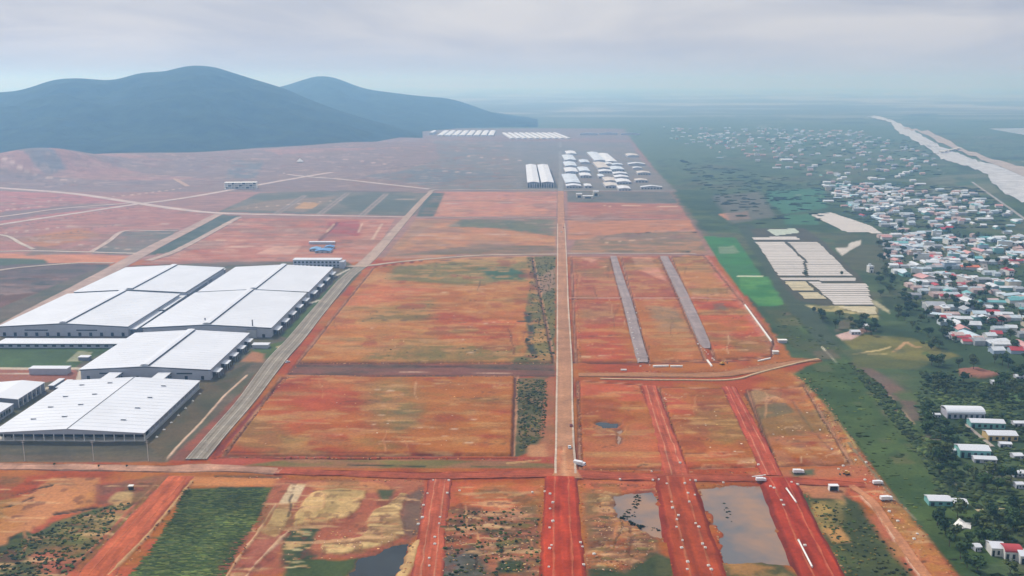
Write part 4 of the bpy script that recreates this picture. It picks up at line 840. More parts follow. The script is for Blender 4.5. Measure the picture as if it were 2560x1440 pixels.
# open-sided front shed
o, wd, dp = frame_of((-22, 1083), (360, 1083), (498, 952), 6.2); hw = wd / 2; ze, rise = 6.2, 3.0
t = thing('open_shed', 'nearest white shed with open front bays, dark centre ridge and small roof vents', 'warehouse', (o.x, o.y, 0), -AX, G_W)
rf_ = MB().prism(roof_profile(hw + .35, ze + .3, rise, .35), -.4, dp).obj('roof', WHITE, t); seams(rf_, hw + .3, ze, rise, dp)
MB().prism([(-.28, ze + rise + .1), (.28, ze + rise + .1), (.25, ze + rise + .55), (-.25, ze + rise + .55)], -.3, dp - .1).obj('ridge_cap', FASC, t)
MB().prism([(-hw, ze - 1.0), (hw, ze - 1.0), (hw, ze - .12), (0, ze + rise - .12), (-hw, ze - .12)], .1, .5).obj('gable_panel', CLAD, t)
box('back_wall', CLADD, t, -hw + .5, hw - .5, dp - 1, dp - .5, -.4, ze - .2); box('inner_wall', DARKM, t, -hw + .6, hw - .6, 9, 9.4, -.4, ze - .2)
box('side_wall', CLADD, t, hw - .6, hw - .3, 9.5, dp - 1.1, -.4, ze - .4); box('side_wall', CLADD, t, -hw + .3, -hw + .6, 9.5, dp - 1.1, -.4, ze - .4)
box('floor_slab', CONC, t, -hw, hw, 0.2, dp - .3, -.8, .12)
for i in range(16):
    x = -hw + .3 + (wd - .8) * i / 15; box('column', CONCW, t, x, x + .45, .55, 1.0, .12, ze - 1.0)
for i in range(14):
    y = 2 + (dp - 4) * i / 13; box('side_column', STEEL, t, hw - .25, hw + .05, y, y + .4, -.4, ze - .3)
for i in range(13):
    y = 2.6 + (dp - 4) * i / 13; box('louvre_panel', CLAD if i % 3 else METAL, t, hw - .28, hw - .12, y + .4, y + (dp - 4) / 13 - 1.2, .9, 2.8)
for i, (a, b) in enumerate(((920, 365), (1238, 357), (735, 495), (1065, 485), (568, 613), (908, 602), (375, 748), (725, 738), (1838, 380), (1685, 510), (1545, 628), (1388, 762))):
    px, py = a / 4.5, 880 + b / 4.5; q = Vector(G(px, py, ze + 1.8)) - o
    lx, ly = q.dot(UX), q.dot(VY); zr = ze + .3 + rise * (1 - abs(lx) / hw)
    v = MB().box(lx - 1.7, lx + 1.7, ly - .5, ly + .5, zr - .5, zr + .75).obj('roof_vent', CLADD, t)
    box('vent_lid', WHITE, v, lx - 2.1, lx + 2.1, ly - .9, ly + .9, zr + .78, zr + .95)
warehouse('factory_hall', 'white factory hall right behind the open-sided shed, joined to it by two covered links', (203, 921), (525, 925), (623, 833), 9, 3, front_docks(8, 3.4, (4,)), canopies=5, group=G_W,
          windows=[(.15, .33, 5.0, 6.2), (.60, .70, 5.0, 6.2), (.74, .86, 5.0, 6.2)])
warehouse('factory_hall', 'white factory hall with two chimneys standing before its front gable', (358, 817), (678, 820), (769, 732), 10, 3.4, front_docks(8), canopies=5, group=G_W)
warehouse('factory_hall', 'white factory hall with long row of dock doors behind the flat-roofed annex', (0, 814), (319, 817), (450, 735), 10, 3.4, front_docks(12, 3.8), group=G_W, windows=[(.2, .38, 5.6, 6.8), (.60, .76, 5.6, 6.8)])
warehouse('factory_hall', 'rear left white factory hall beside the earth road', (187, 729), (463, 731), (551, 669), 10, 3.2, (), group=G_W)
warehouse('factory_hall', 'rear right white factory hall next to the office block', (497, 728), (771, 730), (834, 668), 10, 3.2, (), canopies=4, group=G_W)
# covered links and roofs between the halls
def local_box(name, label, cat, pxy, z0, z1, wdt, dpt, m, grp=None, roofm=None):
    x, y = G(*pxy); t = thing(name, label, cat, (x, y, 0), -AX, grp)
    box('wall', m, t, -wdt / 2, wdt / 2, .3, dpt - .3, z0, z1); box('roof', roofm or WHITE, t, -wdt / 2 - .5, wdt / 2 + .5, 0, dpt, z1 + .02, z1 + .45)
    return t
for i, (px, lb) in enumerate(((283, 'left white covered link between the open shed and the hall behind'), (408, 'right white covered link between the open shed and the hall behind'))):
    x, y = G(px - 12, 948, 6); t = thing('covered_link', lb, 'walkway', (x, y, 0), -AX, 'covered links between halls')
    box('roof', WHITE, t, -5.5, 5.5, -14, 16, 6.9, 7.3)
    for s in (-1, 1):
        for yy in (-10, 0, 12): box('post', METAL, t, s * 5.2 - .2, s * 5.2 + .2, yy, yy + .4, -.5, 6.9)
a = Vector(G(332, 824, 6)); b = Vector(G(560, 672, 6)); ln = (b - a).length; ang = math.atan2(-(b - a).x, (b - a).y)
t = thing('covered_passage', 'long white roofed passage in the gap between the two pairs of halls', 'walkway', (a.x, a.y, 0), ang)
n = 4
for i in range(n):
    box('roof', WHITE2, t, -3.6, 3.6, ln * i / n + (3 if i else 0), ln * (i + 1) / n - 3, 6.2 + .25 * (i % 2), 6.6 + .25 * (i % 2)); box('wall', CLADD, t, -3.0, 3.0, ln * i / n + 4, ln * (i + 1) / n - 4, -.5, 6.1)
# flat annex in front of the left hall
x, y = G(146, 870); t = thing('annex', 'long low white flat-roofed annex in front of the left hall', 'building', (x, y, 0), -AX)
wa = 300 * mpp(857)
box('wall', CLAD, t, -wa / 2, wa / 2, 0, 17, -.5, 4.2); box('roof', WHITE, t, -wa / 2 - 1, wa / 2 + 1, -1.5, 18, 4.3, 4.8); box('fascia', FASC, t, -wa / 2 - .9, wa / 2 + .9, -1.3, -.9, 3.4, 4.28)
for i in range(14): box('window', GLASS, t, -wa / 2 + wa * (i + .3) / 14, -wa / 2 + wa * (i + .75) / 14, -.12, .1, 1.2, 3.0)
local_box('store', 'long narrow white store beside the lawn with plain grey wall', 'building', (120, 937), -.5, 5.2, 33, 9, CLAD)
local_box('gatehouse', 'small white gatehouse at the factory entrance beside the grey road', 'building', (650, 872), -.3, 3.4, 15, 9, CLAD)
local_box('kiosk', 'tiny white kiosk on the edge of the lawn by the hall', 'building', (208, 902), -.3, 3.0, 9, 7, CLADD)
for i, (fl, fr, br, lb, z) in enumerate((((-75, 998), (45, 998), (105, 955), 'white-roofed shed with dark columned side left of the open shed', 7.5), ((-110, 1036), (-8, 1036), (28, 1009), 'low white-roofed shed at the left picture edge', 6.5))):
    o, wdt, dpt = frame_of(fl, fr, br, z); t = thing('side_shed', lb, 'shed', (o.x, o.y, 0), -AX)
    box('wall', CLADD if i == 0 else CLAD, t, -wdt / 2 + .5, wdt / 2 - .5, .5, dpt - .5, -.5, z - .3)
    MB().prism(roof_profile(wdt / 2, z, 1.6, .35), 0, dpt).obj('roof', WHITE, t)
    for k in range(7): box('column', CONCW if i == 0 else METAL, t, wdt / 2 - .55, wdt / 2 - .15, 1 + k * (dpt - 2) / 6 - .3, 1 + k * (dpt - 2) / 6 + .3, -.5, z - .3)
    for k in range(5): box('window', GLASS, t, wdt / 2 - .5, wdt / 2 - .42, 2 + k * (dpt - 2) / 6, 5 + k * (dpt - 2) / 6, 1.5, 4.5)
for i, (px, py, l) in enumerate(((150, 945, 20), (168, 950, 22))):
    local_box('container', ('left' if i == 0 else 'right') + ' of two slim white cabins beside the brown yard', 'cabin', (px - 22, py + 28), -.3, 2.8, 4, l, CLADD, 'slim white cabins by the brown yard', WHITE2)
# office block and its stair tower
x, y = G(792, 668); wb = 117 * mpp(668)
t = thing('office_block', 'two storey grey office block with white roof band behind the rear hall', 'building', (x, y, 0), -AX)
box('wall', mat('office_wall', (.46, .50, .58), .7, .05, .3), t, -wb / 2, wb / 2, 0, 14, -.5, 9.5); box('roof', WHITE, t, -wb / 2 - .8, wb / 2 + .8, -.8, 14.8, 9.6, 10.6)
for k in range(12):
    for zz in (1.2, 5.6): box('window', GLASS, t, -wb / 2 + wb * (k + .25) / 12, -wb / 2 + wb * (k + .8) / 12, -.1, .1, zz, zz + 2.4)
box('tower', CLAD, t, wb / 2 + .1, wb / 2 + 7, -9, 8, -.5, 9.0)
# chimneys
for px, py, h, lb in ((515, 832, 15, 'slim grey chimney before the ridge of the middle hall'), (633, 842, 17, 'grey chimney rising from the boiler house at the hall corner')):
    x, y = G(px, py); t = thing('chimney', lb, 'chimney', (x, y, 0))
    MB().tube((0, 0, 0), (0, 0, h), .85, .6, 10).obj('stack', CLADD, t); MB().tube((0, 0, h), (0, 0, h + .5), .75, .75, 10).obj('cap', FASC, t)
local_box('boiler_house', 'narrow grey boiler house at the front corner of the middle hall', 'building', (630, 845), -.3, 8.5, 9, 7, METAL, None, CLADD)
# power poles along the earth road, the third with a lamp
for px, py, lb in ((62, 1151, 'leftmost tall grey pole before the open shed'), (234, 1149, 'middle tall grey pole before the open shed'), (371, 1152, 'tall grey pole at the right corner of the open shed'), (518, 1131, 'grey pole beside the near end of the grey road')):
    x, y = G(px, py); h = 14.5 if px < 400 else 9; zz = zat(x, y)
    t = thing('power_pole', lb, 'pole', (x, y, zz), 0, 'power poles by the earth road')
    MB().tube((0, 0, -.3), (0, 0, h), .22, .13, 8).obj('pole', CONC, t)
    for zc in (h - .5, h - 1.6): MB().box(-1.1, 1.1, -.07, .07, zc, zc + .14).obj('crossarm', METAL, t)
    for xx in (-1, -.35, .35, 1): MB().tube((xx, 0, h - .36), (xx, 0, h), .07, .05, 6).obj('insulator', CONCW, t)
RNK = ['', 'second', 'third', 'fourth', 'fifth', 'sixth', 'seventh']
# small piles of white posts along the ditch next to the shed
for i in range(7):
    u = i / 6; px = 392 + (500 - 392) * u; py = 1093 - (1093 - 985) * u; x, y = G(px, py); t = thing('marker_post', 'white marker post by the drain right of the open shed, ' + ('nearest one' if i == 0 else RNK[i] + ' from near end'), 'post', (x, y, zat(x, y)), 0, 'marker posts beside the drain')
    MB().box(-.9, .9, -.5, .5, -.2, .35).obj('base', CONCW, t); MB().tube((0, 0, .35), (0, 0, 1.5), .14, .12, 6).obj('post', CONCW, t)

# ------------------------------------------------------------------ far halls and sheds
def shed(name, label, x0, x1, yf, yb, h, group=None, roofm=None, wallm=None, rise=.12, cat='shed', n=1, detail=True, yaw=None):
    """hall between photograph columns x0..x1; foot of the front at row yf, rear eave at row yb"""
    a, b = Vector(G(x0, yf)), Vector(G(x1, yf)); wd = (b - a).x; dp = max(6, G(x0, yb, h)[1] - a.y); o = (a + b) / 2
    az = AX if yaw is None else yaw
    t = thing(name, label, cat, (o.x, o.y, 0), -az, group); hw = wd / 2; r = wd * rise / 2
    MB().prism([(-hw + .4, -.4), (hw - .4, -.4), (hw - .4, h - .4), (0, h + r - .4), (-hw + .4, h - .4)], .5, dp - .5).obj('wall', wallm or CLAD, t)
    for i in range(n):
        MB().prism(roof_profile(hw, h + .3, r, .4), dp * i / n + (.8 if i else 0), dp * (i + 1) / n).obj('roof', roofm or WHITE2, t)
    if detail:
        k = max(2, int(wd / 7))
        for i in range(k): box('door', DARKM, t, -hw + wd * (i + .25) / k, -hw + wd * (i + .7) / k, .3, .6, .1, h * .6)
    return t
G_T = 'twin long white halls by the far junction'
for nm, x0, x1, lb in (('a', 1318, 1349, 'left one of the twin long white halls beside the far junction'), ('b', 1353, 1385, 'right one of the twin long white halls beside the far junction')):
    t = shed('long_hall', lb, x0, x1, 469, 412, 12, G_T, WHITE, CLADD, .16, 'warehouse', 4)
    a, b = G(x0, 469), G(x1, 469); wd = b[0] - a[0]
    for i in range(6): box('front_column', CONCW, t, -wd / 2 + wd * i / 5 * .96, -wd / 2 + wd * i / 5 * .96 + 1.0, -.4, .4, -.3, 10)
GREYB = mat('blue_grey_sheet', (.56, .62, .68), .6, .1, .05); BEIGE = mat('beige_sheet', (.55, .50, .44), .7, .1, .05)
cols = [(1413, 1439, 404, 390, GREYB, 'pale blue shed at the far end of the first row right of the main road'), (1414, 1441, 419, 407, GREYB, 'second pale blue shed from the far end of the row right of the main road'),
        (1415, 1444, 434, 422, WHITE2, 'white shed midway along the row right of the main road'), (1415, 1450, 462, 438, GREYB, 'large blue-grey shed beside the main road before the far crossing'),
        (1417, 1452, 470, 463, WHITE, 'narrow white shed at the crossing corner right of the main road'), (1450, 1474, 432, 420, GREYB, 'small grey-blue shed in the middle of the far estate'),
        (1452, 1477, 444, 435, WHITE2, 'small white shed in the middle of the far estate'), (1488, 1514, 405, 383, GREYB, 'grey-blue cluster shed at the far end of the second estate row'),
        (1517, 1542, 408, 386, WHITE2, 'white shed at the far end of the third estate row'), (1496, 1523, 424, 408, BEIGE, 'beige shed in the second estate row'),
        (1499, 1530, 433, 427, WHITE, 'bright white narrow shed in the second estate row'), (1530, 1560, 428, 419, GREYB, 'grey-blue shed midway along the third estate row'),
        (1535, 1568, 439, 433, WHITE, 'farthest of the three bright narrow sheds in the third estate row'), (1539, 1571, 448, 441, WHITE, 'middle of the three bright narrow sheds in the third estate row'),
        (1543, 1577, 460, 450, WHITE, 'nearest of the three bright narrow sheds in the third estate row'), (1548, 1576, 477, 467, WHITE, 'white shed with dark side nearest the far cross road'),
        (1604, 1655, 473, 468, WHITE, 'long thin white shed at the right corner of the far estate'), (1514, 1540, 457, 446, BEIGE, 'flat beige shed beside the estate lane'), (1515, 1545, 470, 459, BEIGE, 'flat beige shed at the estate lane entrance'),
        (1570, 1596, 393, 387, BEIGE, 'small beige shed near the far tip of the estate'), (1573, 1612, 414, 410, WHITE2, 'thin pale shed on the right side of the estate'), (1463, 1478, 470, 462, WHITE2, 'small white shed behind the concrete plant'), (1498, 1510, 446, 438, GREYB, 'small grey-blue shed left of the flat beige pair'), (1514, 1531, 414, 409, WHITE2, 'thin white shed between the second and third estate rows'), (1532, 1556, 416, 411, GREYB, 'thin grey-blue shed high in the third estate row'), (1452, 1473, 410, 402, GREYB, 'pale blue shed at the far middle of the estate'), (1584, 1604, 424, 420, WHITE2, 'narrow white shed near the estate boundary'), (1590, 1618, 456, 450, BEIGE, 'wide beige shed near the right corner of the estate'), (1418, 1440, 388, 380, WHITE2, 'farthest small white shed beside the main road'),
        (1596, 1625, 437, 431, BEIGE, 'beige shed on the right side of the estate')]
for x0, x1, yf, yb, m, lb in cols: shed('shed', lb, x0 - 1.5, x1 + 1.5, yf, yb - 2.5, 5.0, 'sheds of the far industrial estate', m, CLAD, .12, 'shed', 1, yf > 425)
for i in range(8):
    x0 = 1092 + i * 18.2; shed('far_hall', 'pale hall number %s from the left in the distant row at the hill foot' % ('one two three four five six seven eight'.split()[i]), x0, x0 + 14, 341, 326.5, 5, 'distant row of eight halls', WHITE, WHITE2, .15, 'hall', 1, False)
shed('far_hall', 'small round-looking white hall left of the distant row of eight', 1073, 1082, 337, 326, 10, 'distant row of eight halls', WHITE, CLAD, .2, 'hall', 1, False)
for i in range(10):
    x0 = 1276 + i * 15.6; shed('far_hall', 'pale hall number %s from the left in the distant row before the haze' % ('one two three four five six seven eight nine ten'.split()[i]), x0, x0 + 10.5, 348, 331.5, 5, 'distant row of ten halls', WHITE, WHITE2, .15, 'hall', 1, False, -.09)
for x0, x1, yf, lb in ((1450, 1495, 338, 'faint white hall just right of the distant rows'), (1497, 1545, 337, 'long faint white hall in the haze'), (1552, 1600, 338, 'faintest white hall at the edge of the haze')): shed('far_hall', lb, x0, x1, yf, yf - 3, 8, 'faint halls in the haze', WHITE2, CLAD, .1, 'hall', 1, False)
# frame of a building under construction
x, y = G(601, 473); wb = 78 * mpp(473); t = thing('unfinished_building', 'white concrete building frame under construction by the far crossroads', 'building', (x, y, 0), math.radians(6))
for fz in (0, 5, 10, 15): box('floor_slab', CONCW, t, -wb / 2, wb / 2, 0, 22, fz, fz + .8)
for i in range(10):
    for yy in (.5, 20.5): box('column', CONCW, t, -wb / 2 + wb * i / 9 - .6, -wb / 2 + wb * i / 9 + .6, yy - .5, yy + .6, .8, 15)
for i in range(9):
    for fz in (.8, 5.8, 10.8):
        if (i * 7 + int(fz)) % 3: box('wall_panel', CONC, t, -wb / 2 + wb * (i + .1) / 9, -wb / 2 + wb * (i + .9) / 9, 4, 4.5, fz, fz + 3.4)
box('core', DARKM, t, -wb / 2 + 2, wb / 2 - 2, 9, 10, .8, 14.9)
# blue roofed site office
BLUE = mat('blue_sheet', (.10, .26, .50), .5, .15, .2); BLUE2 = mat('blue_sheet_faded', (.17, .33, .52), .55, .15, .2)
for i, (px, py, w_, d_, m, lb) in enumerate(((806, 633, 24, 22, BLUE, 'largest blue-roofed site hut beside the grey road'), (785, 629, 15, 20, BLUE2, 'faded blue-roofed site hut left of the largest blue hut'), (822, 623, 14, 14, BLUE, 'small blue-roofed site hut behind the largest blue hut'))):
    x, y = G(px, py); t = thing('site_hut', lb, 'hut', (x, y, 0), -AX, 'blue site huts')
    box('wall', CLAD, t, -w_ / 2 + .4, w_ / 2 - .4, .4, d_ - .4, -.3, 3); MB().prism(roof_profile(w_ / 2, 3.4, 1.4, .3), 0, d_).obj('roof', m, t)
    for k in range(3): box('window', GLASS, t, -w_ / 2 + w_ * (k + .3) / 3, -w_ / 2 + w_ * (k + .7) / 3, .28, .5, 1, 2.2)
local_box('site_store', 'long white site store behind the blue huts', 'building', (804, 611), -.2, 3.4, 40, 9, CLAD)
x, y = G(750, 413); t = thing('tent', 'white pyramid tent on the pink slope below the hill', 'tent', (x, y, zat(x, y)))
mb = MB(); mb.v = [(-9, -9, 2.5), (9, -9, 2.5), (9, 9, 2.5), (-9, 9, 2.5), (0, 0, 12)]; mb.f = [(0, 1, 4), (1, 2, 4), (2, 3, 4), (3, 0, 4), (3, 2, 1, 0)]; mb.obj('canopy', CONCW, t)
for sx in (-8.5, 8.5):
    for sy in (-8.5, 8.5): MB().tube((sx, sy, -.5), (sx, sy, 2.5), .25).obj('pole', METAL, t)
# batching plant by the far crossing
for px, py, w_, h_, lb in ((1448, 494, 12, 8, 'low white tank hall of the concrete plant'), (1470, 496, 22, 5, 'long concrete bin row of the concrete plant'), (1490, 490, 12, 10, 'tall white silo block of the concrete plant')):
    t = local_box('plant_building', lb, 'plant', (px, py), -.3, h_, w_, 14, CONC, 'concrete plant by the far crossing', WHITE2); box('door', DARKM, t, -w_ * .3, w_ * .3, .1, .35, 0, h_ * .6)

# ------------------------------------------------------------------ site bits
small = MB().box(-.85, .85, -.85, .85, -.3, .75).mesh('block_body', CONCW); lid = MB().box(-.55, .55, -.55, .55, .76, .95).mesh('block_lid', CONC)
def block(px, py, label, group, s=1.0):
    x, y = G(px, py); t = thing('manhole_ring', label, 'manhole', (x, y, 0), random.uniform(-.3, .3), group); t.scale = (s, s, s)
    # raise to whatever carries it
    t.location.z = carry(x, y); link(bpy.data.objects.new('ring', small), t); link(bpy.data.objects.new('lid', lid), t)
from mathutils.bvhtree import BVHTree
_road_bvh = []
for ob in list(COL.objects):
    if ob.type == 'MESH' and ob.name.split('.')[0] in ('road', 'dirt_road', 'path'):
        me = ob.data; _road_bvh.append(BVHTree.FromPolygons([v.co[:] for v in me.vertices], [p.vertices[:] for p in me.polygons]))
def carry(x, y):
    z = zat(x, y)
    for bv in _road_bvh:
        h = bv.ray_cast(Vector((x, y, 50)), Vector((0, 0, -1)))
        if h[0] is not None: z = max(z, h[0].z)
    return z
MH = {'red road left of wide causeway': [(1083, 1203), (1122, 1204), (1069, 1236), (1118, 1236), (1149, 1227), (1059, 1265), (1056, 1296), (1046, 1311), (1100, 1296), (1098, 1312), (1087, 1346), (1087, 1363), (1073, 1399), (1073, 1418)],
      'wide red causeway': [(1331, 1231), (1362, 1231), (1375, 1239), (1382, 1261), (1375, 1276), (1382, 1308), (1374, 1324), (1379, 1368), (1374, 1376), (1372, 1422), (1451, 1360), (1456, 1369), (1459, 1415), (1485, 1388)],
      'red causeway between the ponds': [(1679, 1260), (1723, 1260), (1681, 1275), (1720, 1238), (1737, 1242), (1696, 1294), (1692, 1305), (1691, 1323), (1739, 1314), (1747, 1323), (1706, 1357), (1704, 1375), (1756, 1366), (1763, 1375), (1719, 1411), (1718, 1429), (1771, 1420), (1778, 1430)],
      'dirt crossroads above the ponds': [(1550, 1201), (1629, 1179), (1632, 1202), (1647, 1203), (1667, 1214), (1712, 1214), (1725, 1205), (1739, 1204), (1700, 1160), (1808, 1207), (1896, 1164), (1979, 1210), (1994, 1212)],
      'right-hand red causeway': [(1926, 1221), (1935, 1225), (1953, 1256), (1959, 1268), (2012, 1369)],
      'stony track at right': [(2139, 1153), (2165, 1160), (2108, 1165), (2096, 1173), (2116, 1178), (2162, 1203), (2223, 1282), (2244, 1306), (2293, 1338), (2285, 1350), (2080, 1122), (2050, 1075)]}
RN = ['far', 'second', 'third', 'fourth', 'fifth', 'sixth', 'seventh', 'eighth', 'ninth', 'tenth', 'eleventh', 'twelfth', 'thirteenth', 'fourteenth']
for k_, L_ in MH.items():
    if 'crossroads' in k_:
        sides = {'': sorted(L_)}
    else:
        fx_ = np.polyfit([q[1] for q in L_], [q[0] for q in L_], 1); sides = {'left ': [], 'right ': []}
        for q in sorted(L_, key=lambda q: q[1]): sides['left ' if q[0] < np.polyval(fx_, q[1]) else 'right '].append(q)
    for sd_, qs in sides.items():
        for n_, q in enumerate(qs):
            od = ('leftmost' if n_ == 0 else RN[n_] + ' from left') if sd_ == '' else ('farthest one' if n_ == 0 else RN[n_] + ' from far end')
            block(q[0], q[1], 'white manhole ring %s of %s, %s' % (sd_.strip(), k_, od) if sd_ else 'white manhole ring at %s, %s' % (k_, od), 'white manhole rings beside ' + k_, random.uniform(.6, .95))
for nm, pts in (('left lilac side street', ((1566, 770), (1601, 915))), ('left lilac side street ', ((1588, 770), (1625, 915))), ('right lilac side street', ((1745, 860), (1790, 905)))):
    (xa, ya), (xb, yb) = pts
    for i in range(12):
        if random.random() < .25: continue
        u = (i + random.uniform(-.2, .2)) / 11; block(xa + (xb - xa) * u, ya + (yb - ya) * u, 'white kerb stone %s of %s, %s' % ('left' if pts[0][0] in (1566,) else 'right', nm.strip(), 'farthest one' if i == 0 else RN[i] + ' place from the far end'), 'kerb stones beside the ' + nm.strip(), random.uniform(.5, .9))
def bar(name, label, cat, a, b, wdt, h, m, group=None, cap=True):
    A, B = G3(*a), G3(*b); d = B - A; t = thing(name, label, cat, ((A + B) / 2).to_tuple(), math.atan2(d.y, d.x), group); t.location.z = carry(t.location.x, t.location.y)
    l = d.length / 2; MB().box(-l, l, -wdt / 2, wdt / 2, -.3, h).obj('slab', m, t)
    if cap: MB().box(-l - .15, l + .15, -wdt / 2 - .15, wdt / 2 + .15, h + .01, h + .2).obj('coping', CONCW, t)
    return t
bar('culvert_wall', 'longer white culvert wall beside the earth road below the lilac streets', 'wall', (1633, 918), (1671, 917), 1.6, 1.3, CONCW)
bar('culvert_wall', 'shorter white culvert wall right of the longer one by the earth road', 'wall', (1676, 918), (1706, 918), 1.4, 1.2, CONCW)
bar('culvert_wall', 'short white slab left of the culvert walls', 'wall', (1552, 926), (1566, 926), 1.4, .9, CONCW)
bar('culvert_wall', 'white wall running up the slope at the end of the right lilac street', 'wall', (1768, 902), (1779, 917), 1.2, .9, CONCW)
bar('culvert_wall', 'low white wall by the right border of the red plots', 'wall', (1895, 904), (1926, 897), 1.2, .8, CONC)
bar('retaining_wall', 'pale retaining wall along the right edge of the red plots', 'wall', (1862, 768), (1928, 860), 1.1, 1.2, CONC)
for i, (a, b) in enumerate((((1996, 1358), (2030, 1425)), ((1966, 1228), (1990, 1262)), ((1913, 1190), (1880, 1194)))):
    A, B = G3(*a), G3(*b); d = (B - A); t = thing('concrete_pipe', ('long white pipe laid along the right-hand red causeway', 'shorter white pipe at the top of the right-hand causeway', 'white pipe lying across the dirt crossroads')[i], 'pipe', A.to_tuple(), math.atan2(d.y, d.x), 'white drain pipes on the red roads')
    t.location.z = carry(*A.xy) + .55; MB().tube((0, 0, 0), (d.length, 0, 0), .5, .5, 10).obj('barrel', CONCW, t); MB().tube((-.3, 0, 0), (.5, 0, 0), .66, .66, 10).obj('collar', CONC, t)
# cars, trucks, machines
PAINTW = mat('white_vehicle_paint', (.78, .78, .78), .35, .03, 1, spec=.5); PAINTR = mat('rust_red_paint', (.30, .05, .03), .4, .1, 1, spec=.5); PAINTY = mat('ochre_machine_paint', (.55, .30, .05), .45, .1, 1, spec=.4); TYRE = mat('rubber', (.02, .02, .02), .8, .1, 2)
def wheels(t, xs, yo, r):
    for x in xs:
        for s in (-1, 1):
            wl = MB().tube((x, s * (yo - .15), r), (x, s * (yo + .15), r), r, r, 10).obj('wheel', TYRE, t); MB().tube((x, s * (yo + .14), r), (x, s * (yo + .18), r), r * .5, r * .5, 8).obj('rim', METAL, wl)
def car(px, py, rz, paint_, label, grp='vehicles on the estate roads', k=1.0):
    x, y = G(px, py); t = thing('car', label, 'car', (x, y, carry(x, y)), rz, grp); t.scale = (k, k, k)
    MB().prism([(-2.2, .4), (2.2, .4), (2.25, .8), (1.4, .95), (-2.15, 1.0), (-2.25, .7)], -.9, .9).obj('body', paint_, t)
    MB().prism([(-1.6, 1.0), (1.0, .97), (.45, 1.5), (-1.2, 1.52)], -.78, .78).obj('cabin', GLASS, t); MB().box(-1.15, .4, -.76, .76, 1.525, 1.57).obj('roof', paint_, t)
    wheels(t, (-1.4, 1.4), .85, .34)
def truck(px, py, rz, label, paint_=PAINTW, k=1.0):
    x, y = G(px, py); t = thing('truck', label, 'truck', (x, y, carry(x, y)), rz, 'trucks on the site'); t.scale = (k, k, k)
    MB().box(-3.6, 3.6, -1.0, 1.0, .7, .95).obj('chassis', FASC, t); MB().box(-3.6, 1.6, -1.2, 1.2, .97, 2.9).obj('cargo_box', paint_, t)
    c = MB().prism([(1.8, .8), (3.6, .8), (3.6, 1.6), (3.3, 2.5), (1.8, 2.5)], -1.1, 1.1).obj('cab', paint_, t); MB().box(3.45, 3.62, -.9, .9, 1.65, 2.2).obj('windscreen', GLASS, c)
    wheels(t, (-2.6, -1.6, 2.6), 1.0, .48)
car(1424, 1122, 1.57, PAINTW, 'white car on the right lane of the main road', k=1.1); car(1428, 1067, 1.57, PAINTR, 'dark red car parked at the right kerb of the main road', k=1.1)
car(719, 906, 1.0, PAINTW, 'white car on the grey dual road near the end of the ditch', k=1.1); car(1404, 582, 1.57, PAINTW, 'white car far up the main road', k=1.1); car(1409, 570, 1.57, PAINTR, 'dark red car far up the main road', k=1.1)
truck(1449, 1161, -.5, 'white truck parked at the corner of main road and dirt road', k=1.15); truck(1996, 1184, 0, 'white box truck on the grassy patch above the right-hand causeway')
truck(1902, 1206, .05, 'white truck at the head of the right-hand causeway', k=.9); truck(2215, 1254, .1, 'white truck on the stony track at the right edge of the red earth', k=1.05); truck(2194, 1213, .1, 'white flat truck at the eastern end of the dirt road', k=.9)
truck(2090, 1408, 2.2, 'white truck beside the grass right of the last causeway', k=.7) if False else None
x, y = G(2085, 1228); t = thing('site_cabin', 'white steel cabin with open dark front at the eastern end of the dirt road', 'cabin', (x, y, carry(x, y)), 0)
MB().box(-2.6, 2.6, 2.6, 3.0, -.2, 3.2).obj('back_wall', PAINTW, t); MB().box(-3, 3, -.2, 3.2, 3.21, 3.5).obj('roof', PAINTW, t)
for s in (-1, 1): MB().box(*sorted((s * 2.6, s * 2.95)), -.1, 3.0, -.2, 3.2).obj('side_wall', PAINTW, t)
MB().box(-2.55, 2.55, 1.0, 2.5, -.1, 2.6).obj('dark_interior', DARKM, t)  # near-black block added to give the open cabin its dark interior
x, y = G(328, 1224); t = thing('site_hut', 'small dark hut with white top on the rough ground left of the red road', 'hut', (x, y, zat(x, y)))
MB().box(-1.3, 1.3, -.9, .9, -.3, 2.2).obj('wall', DARKM, t); MB().box(-1.6, 1.6, -1.2, 1.2, 2.21, 2.75).obj('roof', CONCW, t)
def excavator(px, py, rz, label):
    x, y = G(px, py); t = thing('excavator', label, 'excavator', (x, y, carry(x, y)), rz, 'machines on the site')
    for s in (-1, 1): MB().prism([(-1.9, .15), (-1.5, 0), (1.5, 0), (1.9, .15), (1.9, .6), (1.6, .8), (-1.6, .8), (-1.9, .6)], *sorted((s * .8, s * 1.4))).obj('track', TYRE, t)
    MB().box(-1.8, 1.2, -1.25, 1.25, .9, 1.9).obj('body', PAINTY, t); c = MB().box(.1, 1.4, .2, 1.2, 1.91, 2.9).obj('cab', PAINTY, t); MB().box(1.41, 1.45, .3, 1.1, 2.0, 2.7).obj('window', GLASS, c)
    MB().tube((1.0, -.3, 1.4), (3.6, -.3, 3.9), .3, .25).obj('boom', PAINTY, t); MB().tube((3.6, -.3, 3.9), (5.4, -.3, 1.6), .24, .18).obj('arm', PAINTY, t); MB().prism([(4.9, .6), (5.8, .7), (5.7, 1.7), (5.2, 1.7)], -.8, .2).obj('bucket', FASC, t)
excavator(2116, 1186, 3.6, 'ochre excavator working by the eastern end of the dirt road'); excavator(1805, 912, .4, 'ochre excavator on the pile at the end of the right lilac street')
local_box('site_cabin', 'white cabin standing in the green field right of the red plots', 'cabin', (1957, 858), -.3, 2.6, 8, 5, CLAD, None, CONCW); local_box('site_cabin', 'white cabin at the corner of the earth road and green field', 'cabin', (1940, 886), -.3, 2.4, 5, 4, CONC, None, CONCW)
